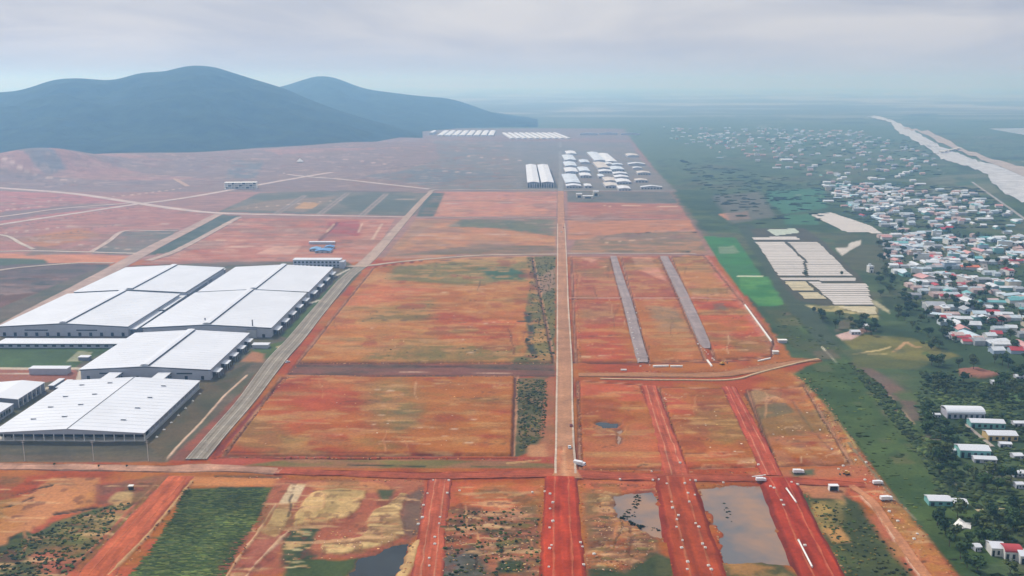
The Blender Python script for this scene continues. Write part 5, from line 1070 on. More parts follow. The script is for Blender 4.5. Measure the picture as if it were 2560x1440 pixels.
# roadside saplings on the pale dirt road
# ------------------------------------------------------------------ plants
def leaf_mat(name, c, var=.35):
    return mat(name, c, .8, var, .35, spec=.1)
LEAF = [leaf_mat('leaf_dark', (.032, .062, .024)), leaf_mat('leaf_mid', (.052, .092, .032)), leaf_mat('leaf_olive', (.085, .11, .036))]
BARK = mat('bark', (.09, .065, .045), .9, .3, 1.5)
def crown_mesh(seed, n, m, h=8.0, r=3.4):
    rg = random.Random(seed); V = []; Fc = []
    lobes = [(rg.uniform(-1, 1) * r * .55, rg.uniform(-1, 1) * r * .55, h * rg.uniform(.5, .85), r * rg.uniform(.42, .7)) for _ in range(7)]
    for i in range(n):
        lx, ly, lz, lr = rg.choice(lobes); d = Vector((rg.gauss(0, 1), rg.gauss(0, 1), rg.gauss(0, 1))).normalized() * lr * rg.uniform(.55, 1.05)
        p = Vector((lx, ly, lz)) + Vector((d.x, d.y, d.z * .8)); s = rg.uniform(.45, .95)
        a = (d.normalized() + Vector((rg.uniform(-.6, .6), rg.uniform(-.6, .6), rg.uniform(-.2, .8)))).normalized(); u = a.orthogonal().normalized(); u.rotate(Matrix.Rotation(rg.uniform(0, 6.28), 3, a)); v = a.cross(u); k = len(V)
        V += [tuple(p + u * s), tuple(p + v * s * .7 + a * .15), tuple(p - u * s), tuple(p - v * s * .7 + a * .15)]; Fc.append((k, k + 1, k + 2, k + 3))
    me = bpy.data.meshes.new('crown'); me.from_pydata(V, [], Fc); me.materials.append(m); return me
CROWNS = [crown_mesh(i, 260, LEAF[i % 3], 8 + i % 3, 3.2 + .5 * (i % 2)) for i in range(6)]
def trunk_mesh():
    m = MB().tube((0, 0, -.4), (.1, 0, 3.2), .26, .18)
    for a in range(4): m.tube((.1, 0, 2.8), (math.cos(a * 1.6) * 1.6, math.sin(a * 1.6) * 1.6, 5.2), .12, .06, 5)
    return m.mesh('trunk', BARK)
TRUNK = trunk_mesh()
ntree = 0
treelist = []
def tree(px, py, label, group, s=1.0, k=None):
    global ntree
    k = random.randrange(6) if k is None else k
    x, y = G(px, py); t = thing('tree', label, 'tree', (x, y, zat(x, y) - .1), random.uniform(0, 6.28), group); t.scale = (s * random.uniform(.9, 1.25), s * random.uniform(.9, 1.25), s)
    link(bpy.data.objects.new('crown', CROWNS[k]), t); link(bpy.data.objects.new('trunk', TRUNK), t); ntree += 1
    if group.startswith('trees'): treelist.append((t, label, ('small' if s < .92 else 'tall' if s > 1.12 else 'middling'), ('dark', 'leafy green', 'olive')[k % 3]))
CLEAR = []
for a_, b_, y_, d_ in ((2368, 2462, 1048, 14), (2428, 2512, 1072, 10), (2470, 2545, 1103, 11), (2400, 2476, 1146, 12), (2436, 2492, 1158, 7), (2322, 2420, 1268, 9), (2436, 2600, 1402, 12), (2382, 2430, 1326, 12), (2470, 2490, 1186, 6), (2534, 2566, 1194, 6), (2540, 2562, 1222, 6), (2400, 2500, 945, 14)):
    q0, q1 = G(a_, y_), G(b_, y_); CLEAR.append((q0[0] - 3, q1[0] + 3, q0[1] - 13, q0[1] + d_ + 3))
def pick(poly, n, mind=0, jit=None):
    W = [G(*p) for p in poly]; X0, X1 = min(a for a, b in W), max(a for a, b in W); Y0, Y1 = min(b for a, b in W), max(b for a, b in W); R = []
    tries = 0
    while len(R) < n and tries < n * 60:
        tries += 1; x, y = random.uniform(X0, X1), random.uniform(Y0, Y1)
        if sd_poly(np.array([[x]]), np.array([[y]]), W)[0, 0] > 0: continue
        if any(a < x < b and c < y < d for a, b, c, d in CLEAR): continue
        if mind and any((x - a) ** 2 + (y - b) ** 2 < mind * mind for a, b in R): continue
        R.append((x, y))
    return R
ZT = [([(2330, 905), (2600, 905), (2600, 1000), (2430, 1010), (2300, 985)], 34, 'tree on the scrubland below the village'),
      ([(2300, 1010), (2420, 1060), (2400, 1110), (2420, 1180), (2600, 1190), (2600, 1240), (2450, 1240), (2330, 1180)], 30, 'tree among the long roofs at the right'),
      ([(2300, 1265), (2600, 1290), (2620, 1450), (2430, 1450), (2370, 1370)], 34, 'tree in the bottom right corner'),
      ([(2030, 790), (2100, 790), (2190, 800), (2200, 850), (2150, 830), (2080, 830)], 16, 'tree at the near end of the striped beds'),
      ([(2190, 600), (2230, 620), (2230, 700), (2330, 800), (2240, 800), (2190, 740)], 34, 'tree between the striped beds and the village'),
      ([(2240, 700), (2330, 690), (2560, 760), (2600, 900), (2350, 900), (2230, 830)], 66, 'tree between the near village houses'),
      ([(2220, 560), (2600, 590), (2600, 750), (2350, 700), (2210, 620)], 52, 'tree among the dense village roofs')]
for poly, n, lb in ZT:
    for x, y in pick(poly, n, 5): p = pxof(x, y); tree(p[0], p[1], lb, 'trees: ' + lb, random.uniform(.75, 1.3))
for px, py, lb, s in ((1325, 792, 'lone bush beside the drain in the green strip', .5), (2013, 692, 'dark tree where the paths in the striped beds cross', .9), (1984, 895, 'small tree by the junction', .4) if False else (2105, 690, 'small dark tree on the path across the striped beds', .7), (1318, 858, 'dark bush at the lower end of the drain', .6), (2035, 782, 'dark tree at the lower left corner of the striped beds', .8), (2163, 805, 'dark tree beside the pink building plot', 1.1)): tree(px, py, lb, 'single trees', s)
# clumps of grass and scrub (nobody could count these)
def clumps(name, polys, n, size, colset, flat_=.6, stretch=1.0):
    base = np.array([(0, 0, 1), (.9, 0, .45), (.28, .86, .45), (-.73, .53, .45), (-.73, -.53, .45), (.28, -.86, .45), (.5, .36, -.4), (-.2, .6, -.4), (-.62, 0, -.4), (-.2, -.6, -.4), (.5, -.36, -.4)])
    tri = [(0, 1, 2), (0, 2, 3), (0, 3, 4), (0, 4, 5), (0, 5, 1), (1, 6, 2), (2, 6, 7), (2, 7, 3), (3, 7, 8), (3, 8, 4), (4, 8, 9), (4, 9, 5), (5, 9, 10), (5, 10, 1), (1, 10, 6)]
    V = []; T = []; C = []; k = 0
    for poly, share in polys:
        for x, y in pick(poly, int(n * share)):
            s = random.uniform(*size); z = zat(x, y); c = np.array(random.choice(colset)) * random.uniform(.7, 1.25) * (.55 + .95 * vn1(x * .06, y * .035))
            v = base * (1 + rng.uniform(-.3, .3, base.shape)) * np.array([s * random.uniform(.8, 1.6) * stretch, s, s * flat_]); V.append(v + np.array([x, y, z])); T += [(a + k, b + k, d + k) for a, b, d in tri]; C += [c] * 11; k += 11
    o = link(bpy.data.objects.new(name, fast_mesh(name, np.concatenate(V), np.array(T), np.array(C), EARTH))); return tag(o, kind='stuff')
clumps('grass', [([(462, 1226), (668, 1222), (640, 1300), (590, 1375), (560, 1450), (320, 1450), (400, 1345), (440, 1280)], 1)], 2600, (.4, .9), [GRN2, GRN, (.05, .08, .024), (.14, .16, .045), (.07, .10, .03)], .4, 2.6)
clumps('scrub', [([(0, 1380), (130, 1312), (230, 1278), (330, 1250), (230, 1385), (150, 1450), (0, 1450)], .25), ([(1290, 950), (1370, 948), (1362, 1090), (1300, 1130)], .3), ([(1320, 645), (1388, 645), (1386, 900), (1300, 905), (1330, 850)], .25), ([(1130, 1280), (1345, 1275), (1355, 1440), (1090, 1440)], .1), ([(2030, 1250), (2150, 1270), (2290, 1440), (2120, 1440)], .1)], 2200, (.4, 1.2), [DKG, GRN, (.10, .11, .035), OLIVE, (.05, .06, .025)], .8)
clumps('reeds', [([(1590, 1232), (1602, 1236), (1588, 1290), (1545, 1302), (1560, 1280), (1580, 1262)], .6), ([(1565, 1305), (1660, 1318), (1662, 1330), (1580, 1318)], .25), ([(1800, 1250), (1820, 1256), (1840, 1315), (1820, 1310)], .15)], 120, (.6, 1.3), [DKG, (.02, .03, .015)], 1.1)
clumps('hedge', [([(2120, 905), (2200, 960), (2330, 1130), (2420, 1270), (2400, 1290), (2290, 1130), (2180, 985)], .2), ([(2300, 930), (2600, 930), (2600, 1450), (2440, 1440), (2330, 1200), (2290, 1010)], .5), ([(2210, 570), (2600, 590), (2600, 900), (2300, 860), (2200, 700)], .35)], 3300, (.8, 2.4), [(.03, .052, .022), (.045, .075, .026), (.07, .10, .03), (.07, .095, .035), (.10, .135, .04)], .8)
far_w = [([(1700, 400), (2060, 460), (2060, 560), (1880, 560), (1750, 480)], .25), ([(2050, 450), (2450, 470), (2560, 560), (2250, 590), (2060, 520)], .45), ([(1900, 340), (2350, 350), (2350, 450), (2000, 440)], .3)]
clumps('woodland', far_w, 1000, (2.0, 4.5), [(.03, .05, .025), (.045, .065, .035), (.06, .085, .045)], .6, 2.6)
clumps('shrubs', [([(1990, 940), (2050, 910), (2130, 905), (2420, 1220), (2470, 1440), (2400, 1440), (2200, 1180)], .5), ([(1960, 770), (2100, 870), (2060, 895), (1985, 880), (1940, 830)], .2), ([(2200, 590), (2560, 600), (2560, 480), (2300, 470), (2060, 470)], .3)], 420, (.5, 1.5), [GRN, (.07, .10, .03), GRN2], .6, 1.5)
clumps('bushes', [([(990, 668), (1180, 650), (1325, 648), (1320, 705), (1150, 710), (960, 700)], .45), ([(930, 775), (1080, 755), (1100, 795), (900, 810)], .25), ([(935, 870), (1290, 872), (1290, 900), (900, 900)], .3)], 60, (.4, 1.1), [(.04, .055, .02), (.06, .075, .025), GRN2], .6)
clumps('rubble', [([(1995, 945), (2030, 950), (2230, 1235), (2330, 1400), (2290, 1400), (2190, 1255), (2060, 1085)], .35), ([(1130, 1275), (1345, 1262), (1350, 1440), (1090, 1440)], .3), ([(1490, 1240), (1550, 1300), (1640, 1350), (1600, 1430), (1480, 1430)], .25), ([(700, 1300), (1010, 1340), (900, 1395), (700, 1400)], .1)], 900, (.2, .65), [SAND, TAN, PALE, (.5, .2, .1)], .6)
clumps('stones', [([(720, 960), (1270, 950), (1260, 1120), (620, 1120)], .3), ([(820, 760), (1300, 760), (1300, 890), (780, 890)], .3), ([(1640, 980), (1800, 980), (1880, 1150), (1720, 1160)], .2), ([(1900, 1010), (2020, 1000), (2120, 1150), (1960, 1150)], .2)], 110, (.3, .8), [PALE, SAND, CONCW and (.7, .6, .5)], .5)

def bank(name, paths, per_m, size, colset):
    base = np.array([(0, 0, 1), (.9, 0, .3), (.28, .86, .3), (-.73, .53, .3), (-.73, -.53, .3), (.28, -.86, .3), (1.1, 0, -.6), (.34, 1.05, -.6), (-.9, .65, -.6), (-.9, -.65, -.6), (.34, -1.05, -.6)])
    tri = [(0, 1, 2), (0, 2, 3), (0, 3, 4), (0, 4, 5), (0, 5, 1), (1, 6, 2), (2, 6, 7), (2, 7, 3), (3, 7, 8), (3, 8, 4), (4, 8, 9), (4, 9, 5), (5, 9, 10), (5, 10, 1), (1, 10, 6)]
    V = []; T = []; C = []; k = 0
    for pts, jit in paths:
        P = [Vector(G(*q)) for q in pts]
        for a, b2 in zip(P[:-1], P[1:]):
            for _ in range(int((b2 - a).length * per_m)):
                q = a.lerp(b2, random.random()); x, y = q.x + random.gauss(0, jit), q.y + random.gauss(0, jit)
                s = random.uniform(*size); c = np.array(random.choice(colset)) * random.uniform(.75, 1.2)
                v = base * (1 + rng.uniform(-.3, .3, base.shape)) * np.array([s * random.uniform(.8, 1.5), s * random.uniform(.8, 1.5), s * .5]); V.append(v + np.array([x, y, zat(x, y)])); T += [(i + k, j + k, l + k) for i, j, l in tri]; C += [c] * 11; k += 11
    return tag(link(bpy.data.objects.new(name, fast_mesh(name, np.concatenate(V), np.array(T), np.array(C), EARTH))), kind='stuff')
EB = [([(1060, 1215), (1046, 1300), (1025, 1380), (1005, 1450)], 1.0), ([(1122, 1215), (1118, 1300), (1108, 1440)], 1.2), ([(1355, 1215), (1352, 1440)], 1.2), ([(1450, 1215), (1470, 1440)], 1.2), ([(1640, 1225), (1665, 1330), (1690, 1440)], .8), ([(1745, 1225), (1790, 1330), (1815, 1440)], 1), ([(1908, 1225), (1950, 1330), (1995, 1440)], .8), ([(2010, 1225), (2060, 1330), (2115, 1440)], 1),
      ([(482, 1205), (400, 1310), (290, 1440)], 1.2), ([(415, 1205), (330, 1295), (190, 1440)], 1.2), ([(690, 1215), (640, 1320), (560, 1440)], 1.5), ([(520, 1192), (700, 1196), (1060, 1204)], .9), ([(1460, 1174), (1690, 1178), (1900, 1182)], .8), ([(1440, 1212), (1640, 1214), (1900, 1216)], .9), ([(560, 1142), (900, 1145), (1380, 1150)], .8),
      ([(1605, 968), (1690, 1170)], 1), ([(1645, 968), (1715, 1165)], 1), ([(1808, 970), (1905, 1165)], 1), ([(1850, 975), (1945, 1165)], 1.2), ([(1990, 940), (2100, 1075), (2200, 1215), (2390, 1440)], 3), ([(1765, 650), (1850, 745), (1940, 870)], 2.5), ([(745, 940), (1285, 940)], .6), ([(745, 906), (1385, 908)], .7), ([(740, 915), (560, 1130)], .8), ([(1450, 930), (1800, 928), (1980, 900)], .8), ([(1440, 652), (1450, 900)], .6), ([(1445, 960), (1455, 1160)], .8)]
bank('loose_earth', EB, .42, (.25, .75), [ORG2, RED, (.52, .24, .10), (.56, .32, .17), BROWN, ORG])
# ------------------------------------------------------------------ striped beds under white sheet
SHEET = mat('white_mulch_sheet', (.56, .51, .455), .75, .07, .15); SHEET2 = mat('yellowed_mulch_sheet', (.56, .48, .30), .8, .12, .15)
def beds(label, poly, pitch, m, gap=.5):
    W = [Vector(G(*p)) for p in poly]; cx = sum(p.x for p in W) / len(W); y0 = min(p.y for p in W); y1 = max(p.y for p in W)
    t = thing('striped_field', label, 'field', (cx, y0, 0), 0, 'white striped fields by the village'); y = y0 + pitch * .5
    while y < y1:
        X = []
        for i in range(len(W)):
            a, b = W[i], W[(i + 1) % len(W)]
            if (a.y > y) != (b.y > y): X.append(a.x + (y - a.y) / (b.y - a.y) * (b.x - a.x))
        X.sort()
        for a, b in zip(X[::2], X[1::2]):
            a += random.uniform(-1, 1.5); b += random.uniform(-1.5, 1)
            if b - a < 3: continue
            hwd = pitch / 2 - gap * random.uniform(.5, 1.3)
            o = MB().prism([(-hwd, .0), (hwd, .0), (hwd * .7, .5), (-hwd * .7, .5)], 0, b - a).obj('bed', m, t)
            o.rotation_euler = (0, 0, -math.pi / 2 + random.uniform(-.004, .004)); o.location = (a - cx, y - y0, random.uniform(.25, .4))
        y += pitch
beds('upper left block of white striped beds beside the green paddy', [(1889, 605), (1957, 604), (2008, 652), (2010, 688), (1946, 690)], 13, SHEET, 1.5)
beds('upper right block of white striped beds below the pale bank', [(1967, 604), (2042, 604), (2102, 662), (2122, 684), (2130, 690), (2018, 689), (2016, 652)], 13, SHEET, 1.5)
beds('pale bank of strips reaching towards the village', [(2026, 538), (2075, 531), (2180, 566), (2204, 584), (2110, 579), (2056, 552)], 14, SHEET, 1.4)
beds('topmost detached strip of white beds', [(1880, 594), (1987, 592), (2002, 600), (1882, 600)], 8, SHEET)
beds('small greenish block of beds behind the topmost strip', [(1915, 575), (1987, 572), (2000, 582), (1940, 590)], 9, mat('greenish_mulch_sheet', (.45, .50, .40), .8, .1, .1))
beds('single thin row of white beds below the irrigation path', [(1950, 695), (2140, 695), (2137, 703), (1957, 701)], 5, SHEET)
beds('lower right block of white striped beds', [(2022, 706), (2167, 710), (2176, 747), (2186, 763), (2085, 761), (2047, 726)], 12, SHEET, 1.5)
beds('tan block of beds left of the lower right block', [(1962, 706), (2012, 703), (2036, 725), (1982, 727)], 9, SHEET2, 1.2)
beds('small yellowish block of beds below the tan one', [(1997, 732), (2042, 730), (2068, 748), (2009, 748)], 9, SHEET2, 1.2)
beds('lowest yellow strip of beds near the dark trees', [(2090, 766), (2190, 768), (2192, 786), (2150, 784)], 6, SHEET2)
# ------------------------------------------------------------------ village
RC = {'white': ((.60, .63, .65), None), 'pale blue': ((.50, .60, .65), None), 'grey': ((.34, .36, .38), None), 'teal': ((.16, .40, .40), None), 'red': ((.42, .055, .06), None), 'pink': ((.56, .30, .28), None), 'orange': ((.58, .16, .07), None)}
RM = {k: (v[1] or mat(k.replace(' ', '_') + '_roof', v[0], .6, .12, .12)) for k, v in RC.items()}
WALLM = [mat('wall_white', (.62, .61, .58), .8, .1, .3), mat('wall_cream', (.52, .46, .36), .8, .1, .3), mat('wall_teal', (.20, .42, .40), .8, .1, .3), mat('wall_blue', (.34, .42, .52), .8, .1, .3)]
def house_meshes(kind):
    if kind == 'gable':
        wl = MB().prism([(-4.3, -.4), (4.3, -.4), (4.3, 3.4), (0, 5.2), (-4.3, 3.4)], -6, 6); rf = MB().prism([(-5, 3.1), (0, 5.3), (5, 3.1), (5, 3.4), (0, 5.65), (-5, 3.4)], -6.6, 6.6)
        ft = [MB().box(-.6, .6, -6.12, -5.95, 0, 2.2), MB().box(-3.2, -1.6, -6.1, -5.95, 1, 2.3), MB().box(1.6, 3.2, -6.1, -5.95, 1, 2.3)]
    elif kind == 'long':
        wl = MB().prism([(-4, -3.4), (4, -3.4), (4, 3.0), (0, 4.2), (-4, 3.0)], -11, 11); rf = MB().prism([(-4.8, 2.75), (0, 4.3), (4.8, 2.75), (4.8, 3.05), (0, 4.6), (-4.8, 3.05)], -11.6, 11.6)
        wl.v = [(x, y, max(z, -.4)) for x, y, z in wl.v]; ft = [MB().box(3.95, 4.1, y, y + 1.6, .9, 2.2) for y in (-8, -3, 5)]
    else:
        wl = MB().box(-3.2, 3.2, -7, 7, -.4, 7.0); rf = MB().box(-3.5, 3.5, -7.4, 7.4, 7.02, 7.4).box(-2, 1, 1, 4, 7.4, 9.2)
        ft = [MB().box(-1, 1, -7.12, -6.95, 0, 2.4), MB().box(-2.2, -.4, -7.1, -6.95, 4, 5.6), MB().box(.6, 2.4, -7.1, -6.95, 4, 5.6)]
    return wl, rf, ft
HM = {}
for kd in ('gable', 'long', 'tall'):
    wl, rf, ft = house_meshes(kd)
    HM[kd] = ([wl.mesh('wall', m) for m in WALLM], {k: rf.mesh('roof', m) for k, m in RM.items()}, [f.mesh('opening', GLASS) for f in ft])
KN = {'gable': 'gabled house', 'long': 'long low house', 'tall': 'flat-roofed two storey house'}
houses = []
def place_house(x, y, kd, rc, wi, s, rz, zone, detail, label=None):
    t = thing('house', '', 'house', (x, y, zat(x, y)), rz); t.scale = s
    link(bpy.data.objects.new('wall', HM[kd][0][wi]), t); link(bpy.data.objects.new('roof', HM[kd][1][rc]), t)
    if detail:
        for i, me in enumerate(HM[kd][2]): link(bpy.data.objects.new('door' if i == 0 and kd != 'long' else 'window', me), t)
    houses.append((t, kd, rc, zone, label))
def rnd_roof(z):
    r = random.random()
    tab = (('white', .40), ('pale blue', .26), ('grey', .10), ('teal', .08), ('pink', .08), ('red', .08)) 
    for k, p in tab:
        if r < p: return k
        r -= p
    return 'white'
FIX = [(2400, 848, 'long', 'red', (1.2, .8, 1.1), 1.5, 'red-roofed house at the lower edge of the village, left of a pair'), (2425, 858, 'long', 'red', (1, .7, 1), 1.4, 'red-roofed house at the lower edge of the village, right of a pair'), (2478, 785, 'long', 'red', (1, .7, 1.1), 1.3, 'red-roofed house in the middle of the near village'), (2490, 808, 'gable', 'red', (1.2, 1, 1.1), 1.4, 'small bright red roof below the middle red one'),
       (2422, 672, 'long', 'orange', (1.5, 1.1, 1.2), 1.5, 'big orange-roofed hall beside the village street'), (2310, 700, 'gable', 'pink', (2, 1.6, 1.3), .2, 'large mauve-roofed building left of the village centre'), (2335, 772, 'long', 'grey', (2.6, .9, 1.9), 1.5, 'big pale grey building at the left edge of the near village'), (2545, 752, 'long', 'teal', (2.0, .8, 1.3), 1.5, 'large teal-roofed hall at the right picture edge'),
       (2363, 800, 'gable', 'red', (1.2, .9, 1), 1.5, 'maroon-roofed house beside the big pale grey building'), (2235, 645, 'long', 'pale blue', (1.6, 1, 1), 1.5, 'wide pale blue roof at the left tip of the village'), (2240, 655, 'gable', 'pink', (1.2, 1, 1), .2, 'small maroon house just below the wide pale blue roof'),
       (2460, 550, 'long', 'white', (1.4, 1.3, 1), 1.57, 'long white hall beyond the village near the river road'), (1965, 402, 'long', 'white', (4, 1.6, 1.6), 1.5, 'big white hall standing out in the far plain'), (2300, 462, 'long', 'white', (1.6, 1.1, 1), 1.57, 'white hall on the pale field near the river'), (2070, 505, 'long', 'white', (1.6, .9, 1), 1.5, 'white shed beside the teal-green paddy'), (2175, 680, 'tall', 'white', (1, .6, 1.2), .1, 'white water tower house between the beds and the village')]
for px, py, kd, rc, s, rz, lb in FIX:
    x, y = G(px, py); place_house(x, y, kd, rc, 0, s, rz, None, py > 600, lb)
ZH = [([(2200, 600), (2300, 585), (2560, 600), (2640, 700), (2640, 780), (2400, 760), (2330, 740), (2240, 690)], 118, 11.5, 'in the dense village', True),
      ([(2330, 770), (2640, 780), (2640, 905), (2540, 905), (2480, 890), (2380, 830)], 40, 12, 'at the village\'s lower edge', True),
      ([(2050, 465), (2160, 455), (2300, 500), (2440, 560), (2300, 590), (2180, 560), (2090, 510)], 84, 12, 'in the hazy village', False),
      ([(2310, 500), (2500, 512), (2560, 560), (2560, 600), (2460, 570), (2340, 530)], 22, 20, 'near the river road', False),
      ([(1640, 335), (1780, 335), (1950, 375), (2090, 450), (2000, 440), (1800, 400)], 46, 30, 'in the far hamlet', False)]
occ = [(t.location.x, t.location.y) for t, *_ in houses]
for poly, n, mind, zone, det in ZH:
    for x, y in pick(poly, n, mind):
        if any((x - a) ** 2 + (y - b) ** 2 < 120 for a, b in occ): continue
        occ.append((x, y)); kd = random.choices(('gable', 'long', 'tall'), (.45, .35, .2))[0]; k = random.uniform(.8, 1.3) * (1.0 if det else .9)
        place_house(x, y, kd, rnd_roof(zone), random.choices((0, 1, 2, 3), (.5, .2, .15, .15))[0], (k * random.uniform(.9, 1.2), k * random.uniform(.8, 1.15), k), random.choice((1.5, 1.57, .1, 1.62, 1.4, 0)) + random.gauss(0, .12), zone, det)
ORD = ['leftmost', 'second from the left', 'third from the left', 'fourth from the left', 'fifth from the left', 'sixth from the left', 'seventh from the left', 'eighth from the left']
from collections import defaultdict
cls = defaultdict(list)
for t, kd, rc, zone, lb in houses:
    if lb: t['label'] = lb; t['group'] = 'houses of the village and plain'
    else: cls[(zone, rc, kd)].append(t)
LM = [(2400, 848, 'the red roofs at the lower edge'), (2478, 790, 'the middle red roofs'), (2422, 672, 'the orange-roofed hall'), (2310, 700, 'the large mauve roof'), (2335, 772, 'the big pale grey building'), (2545, 752, 'the large teal hall'), (2235, 645, 'the wide pale blue roof'), (2460, 550, 'the long white hall'), (1965, 402, 'the big plain hall'), (2300, 462, 'the white field hall'), (2070, 505, 'the paddy shed'),
      (2415, 1046, 'the barrel-roofed hall'), (2438, 1146, 'the largest teal workshop'), (2505, 1103, 'the ochre-fronted building'), (2352, 1266, 'the lone teal farmhouse'), (2405, 1312, 'the tarpaulin'), (2530, 1400, 'the red barrel-roofed villa'), (2452, 935, 'the red earth mound'), (2140, 830, 'the pink building plot'), (2456, 620, 'the village street'), (2180, 640, 'the small pale field'), (1720, 345, 'the hazy lane end'), (2200, 500, 'the hazy village centre')]
def by_landmark(objs, text):
    sub = defaultdict(list)
    for t in objs:
        px, py = pxof(t.location.x, t.location.y); m = min(LM, key=lambda l: ((l[0] - px) ** 2 + ((l[1] - py) * 2.2) ** 2)); dx, dy = px - m[0], (py - m[1]) * 2.2
        sub[(m[2], ('right of' if dx > 0 else 'left of') if abs(dx) > abs(dy) else ('below' if dy > 0 else 'above'))].append((px, t))
    for (nm, side), L2 in sub.items():
        L2.sort(key=lambda q: q[0])
        for i, (px, t) in enumerate(L2): t['label'] = '%s %s %s' % (text, side, nm) + ('' if len(L2) == 1 or len(L2) > 9 else ', ' + (ORD[i] if i < len(L2) - 1 else 'rightmost'))
for (zone, rc, kd), L_ in cls.items():
    L_.sort(key=lambda t: pxof(t.location.x, t.location.y)[0])
    for i, t in enumerate(L_):
        t['group'] = 'houses ' + zone
        if len(L_) == 1: t['label'] = 'only %s-roofed %s %s' % (rc, KN[kd], zone)
        elif len(L_) <= 8: t['label'] = '%s %s %s, %s' % (rc, KN[kd], zone, ORD[i] if i < len(L_) - 1 else 'rightmost')
        else: t['group'] = '%s %ss %s' % (rc, KN[kd], zone)
    if len(L_) > 8: by_landmark(L_, '%s %s' % (rc, KN[kd]))
tc_ = defaultdict(list)
for t, lb, sz, tone in treelist: tc_[(lb, sz, tone)].append(t)
for (lb, sz, tone), L_ in tc_.items():
    L_.sort(key=lambda t: pxof(t.location.x, t.location.y)[0])
    for i, t in enumerate(L_):
        t['label'] = '%s %s %s' % (sz, tone, lb) + ('' if len(L_) > 8 or len(L_) == 1 else ', ' + (ORD[i] if i < len(L_) - 1 else 'rightmost'))
        if len(L_) > 8: t['group'] = '%s %ss %s' % (sz + ' ' + tone, 'tree', lb[5:])
    if len(L_) > 8: by_landmark(L_, '%s %s tree' % (sz, tone))
# the farthest roofs, past counting
V, T, C = [], [], []; k = 0
for poly, n in (([(1650, 318), (2150, 325), (2350, 400), (2300, 460), (2050, 450), (1850, 385)], 330), ([(2060, 455), (2320, 470), (2440, 560), (2200, 585)], 150), ([(2200, 590), (2600, 590), (2600, 900), (2380, 850), (2250, 720)], 150), ([(2250, 470), (2420, 480), (2560, 560), (2400, 520)], 40)):
    for x, y in pick(poly, n):
        a, b, h = random.uniform(3.5, 9), random.uniform(4, 7), random.uniform(3, 5); c = random.choice([(.72, .74, .75), (.55, .62, .66), (.4, .42, .44), (.6, .45, .42)])
        V += [(x - a, y - b, 0), (x + a, y - b, 0), (x + a, y + b, 0), (x - a, y + b, 0), (x - a, y - b, h), (x + a, y - b, h), (x + a, y + b, h), (x - a, y + b, h), (x - a, y, h + 1.8), (x + a, y, h + 1.8)]
        T += [tuple(k + i for i in q) for q in ((0, 1, 5, 4), (1, 2, 6, 5), (2, 3, 7, 6), (3, 0, 4, 7), (4, 5, 9, 8), (6, 7, 8, 9), (4, 8, 7, 7), (5, 6, 9, 9))]; C += [c] * 10; k += 10
me = bpy.data.meshes.new('distant_roofs'); me.from_pydata(V, [], [tuple(dict.fromkeys(q)) for q in T]); ca = me.color_attributes.new('Col', 'FLOAT_COLOR', 'POINT')
ca.data.foreach_set('color', np.concatenate([np.array(C), np.ones((len(C), 1))], 1).astype(np.float32).ravel()); me.materials.append(EARTH); tag(link(bpy.data.objects.new('distant_roofs', me)), kind='stuff')
# the larger buildings at the right of the foreground
TEALW = mat('teal_wall', (.16, .36, .34), .75, .12, .3); OCHW = mat('ochre_wall', (.50, .36, .16), .75, .12, .3); LILW = mat('lilac_wall', (.40, .39, .44), .75, .08, .3)
def longhouse(name, label, x0, x1, yf, d, h, roofm, wallm, rz=0.0, cat='building', arch=False):
    a, b = Vector(G(x0, yf)), Vector(G(x1, yf)); wd = (b - a).x; o = (a + b) / 2; t = thing(name, label, cat, (o.x, o.y, zat(o.x, o.y)), rz); hw = wd / 2
    box('wall', wallm, t, -hw + .3, hw - .3, .3, d - .3, -.4, h); r = d * .14
    n = len(MB().v); mb = MB()
    prof = [(0, h - .1), (d / 2, h + r), (d, h - .1), (d, h + .2), (d / 2, h + r + .35), (0, h + .2)] if not arch else [(d / 2 - d / 2 * math.cos(u), h - .1 + d * .22 * math.sin(u)) for u in np.linspace(0, math.pi, 9)] + [(d / 2 + d / 2.15 * math.cos(u), h - .3 + d * .2 * math.sin(u)) for u in np.linspace(0, math.pi, 9)]
    mb.prism(prof, -hw, hw); mb.v = [(y, x, z) for x, y, z in mb.v]; mb.f = [tuple(reversed(f)) for f in mb.f]; mb.obj('roof', roofm, t)
    k = max(3, int(wd / 4))
    for i in range(k): box('window' if i % 3 else 'door', GLASS, t, -hw + wd * (i + .3) / k, -hw + wd * (i + .75) / k, .18, .4, .9 if i % 3 else 0, h * .72)
    return t
longhouse('barrel_hall', 'long white barrel-roofed hall with lilac wall, uppermost of the big roofs at the right', 2368, 2462, 1048, 14, 4.6, WHITE, LILW, -.06, 'hall', True)
longhouse('workshop', 'white-roofed workshop with teal wall just below the barrel-roofed hall', 2428, 2512, 1072, 10, 4.2, WHITE, TEALW, -.1)
longhouse('workshop', 'white-roofed building with ochre front right of the dirt lane', 2470, 2545, 1103, 11, 4.0, WHITE, OCHW, -.05)
longhouse('workshop', 'largest teal-walled workshop at the end of the dirt lane', 2400, 2476, 1146, 12, 5.4, WHITE, TEALW, -.08)
longhouse('lean_to', 'crumpled white lean-to in front of the largest teal workshop', 2436, 2492, 1158, 7, 2.6, WHITE2, CLAD, -.12)
longhouse('farmhouse', 'white-roofed teal farmhouse standing alone above the white tarpaulin', 2322, 2380, 1266, 9, 3.2, WHITE, TEALW, -.06)
longhouse('farm_shed', 'white shed joined to the right of the lone teal farmhouse', 2384, 2420, 1272, 8, 3.0, WHITE, TEALW, -.1)
longhouse('villa', 'white villa with pale roof in the bottom right corner', 2478, 2514, 1392, 10, 4.5, WHITE, WALLM[0], -.1)
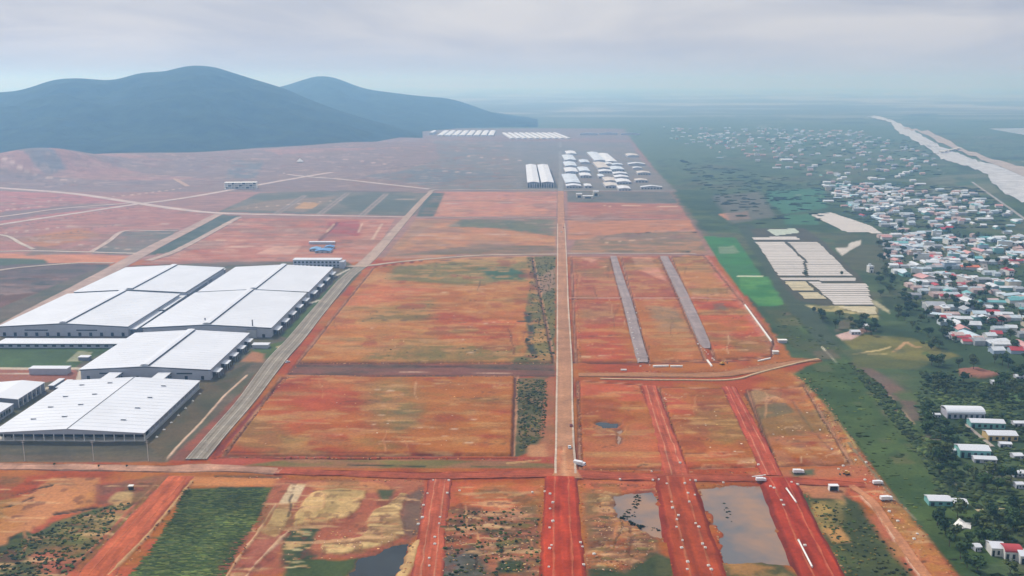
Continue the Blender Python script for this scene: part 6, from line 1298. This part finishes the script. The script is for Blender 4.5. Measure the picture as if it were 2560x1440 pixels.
longhouse('villa', 'white villa with red barrel roof in the bottom right corner', 2512, 2556, 1402, 9, 5, RM['red'], WALLM[0], -.12, 'building', True)
longhouse('outhouse', 'small white outhouse left of the villas', 2438, 2456, 1380, 5, 2.6, WHITE, CLAD, .1); longhouse('villa', 'white villa cut by the right picture edge', 2550, 2600, 1412, 9, 4.5, WHITE, WALLM[0], -.1)
for i, (x0, x1, yf, d, lb) in enumerate(((2470, 2488, 1186, 5, 'small white hut below the workshops, leftmost'), (2534, 2566, 1194, 6, 'white hut below the workshops at the picture edge'), (2540, 2562, 1222, 5, 'small white hut just above the grassy lane'), (2500, 2530, 1120, 5, 'small white hut behind the largest teal workshop'), (2534, 2560, 1150, 6, 'pale hut right of the largest teal workshop'), (2330, 2352, 1046, 4, 'small pale hut left of the barrel-roofed hall'), (2380, 2390, 1136, 4, 'tiny white hut left of the largest teal workshop'), (2535, 2570, 1068, 6, 'white hut right of the upper teal workshop'), (2480, 2500, 962, 5, 'small white hut beside the red mound'), (2540, 2570, 950, 7, 'white hut right of the red mound'), (2128, 2152, 838, 8, 'pale hut on the pink building plot by the beds'), (2160, 2178, 822, 8, 'grey hut right of the pink building plot'))):
    longhouse('hut', lb, x0, x1, yf, d, 2.7, (WHITE, WHITE2)[i % 2], CLAD, random.uniform(-.2, .1), 'hut')
P_ = [(2383, 1313), (2398, 1298), (2414, 1308), (2428, 1310), (2427, 1324), (2412, 1322), (2400, 1327), (2390, 1322)]
W = [G3(*p) for p in P_]; o_ = sum(W, Vector()) / len(W); zt = zat(o_.x, o_.y); t = thing('tarpaulin', 'white crumpled tarpaulin spread on the dark grass below the lone farmhouse', 'tarpaulin', (o_.x, o_.y, zt))
mb = MB(); mb.v = [tuple(p - o_ + Vector((0, 0, .35 + .3 * (i % 2)))) for i, p in enumerate(W)] + [(0, 0, 1.6)] + [tuple(p - o_ + Vector((0, 0, -.3))) for p in W]; n = len(W)
mb.f = [((i + 1) % n, i, n) for i in range(n)] + [(i, (i + 1) % n, n + 1 + (i + 1) % n, n + 1 + i) for i in range(n)]; mb.obj('sheet', CONCW, t)
# low bridge over the river far right
A, B = G3(2350, 384), G3(2400, 374); d = B - A; t = thing('bridge', 'pale low bridge over the river on the far right', 'bridge', A.to_tuple(), math.atan2(d.y, d.x)); MB().box(0, d.length, -5, 5, 6, 8).obj('deck', CONC, t)
for i in range(5): MB().box(d.length * (i + .5) / 5 - 2, d.length * (i + .5) / 5 + 2, -4, 4, -.5, 6).obj('pier', CONC, t)
# dark saplings on the pale earth road
for px, py, lb in ((136, 1167, 'leftmost dark sapling on the pale dirt road'), (247, 1172, 'middle dark sapling on the pale dirt road'), (317, 1172, 'rightmost dark sapling on the pale dirt road')):
    x, y = G(px, py); t = thing('sapling', lb, 'sapling', (x, y, carry(x, y)), 0, 'saplings on the dirt road'); t.scale = (.26, .26, .26)
    link(bpy.data.objects.new('crown', CROWNS[0]), t); link(bpy.data.objects.new('trunk', TRUNK), t)
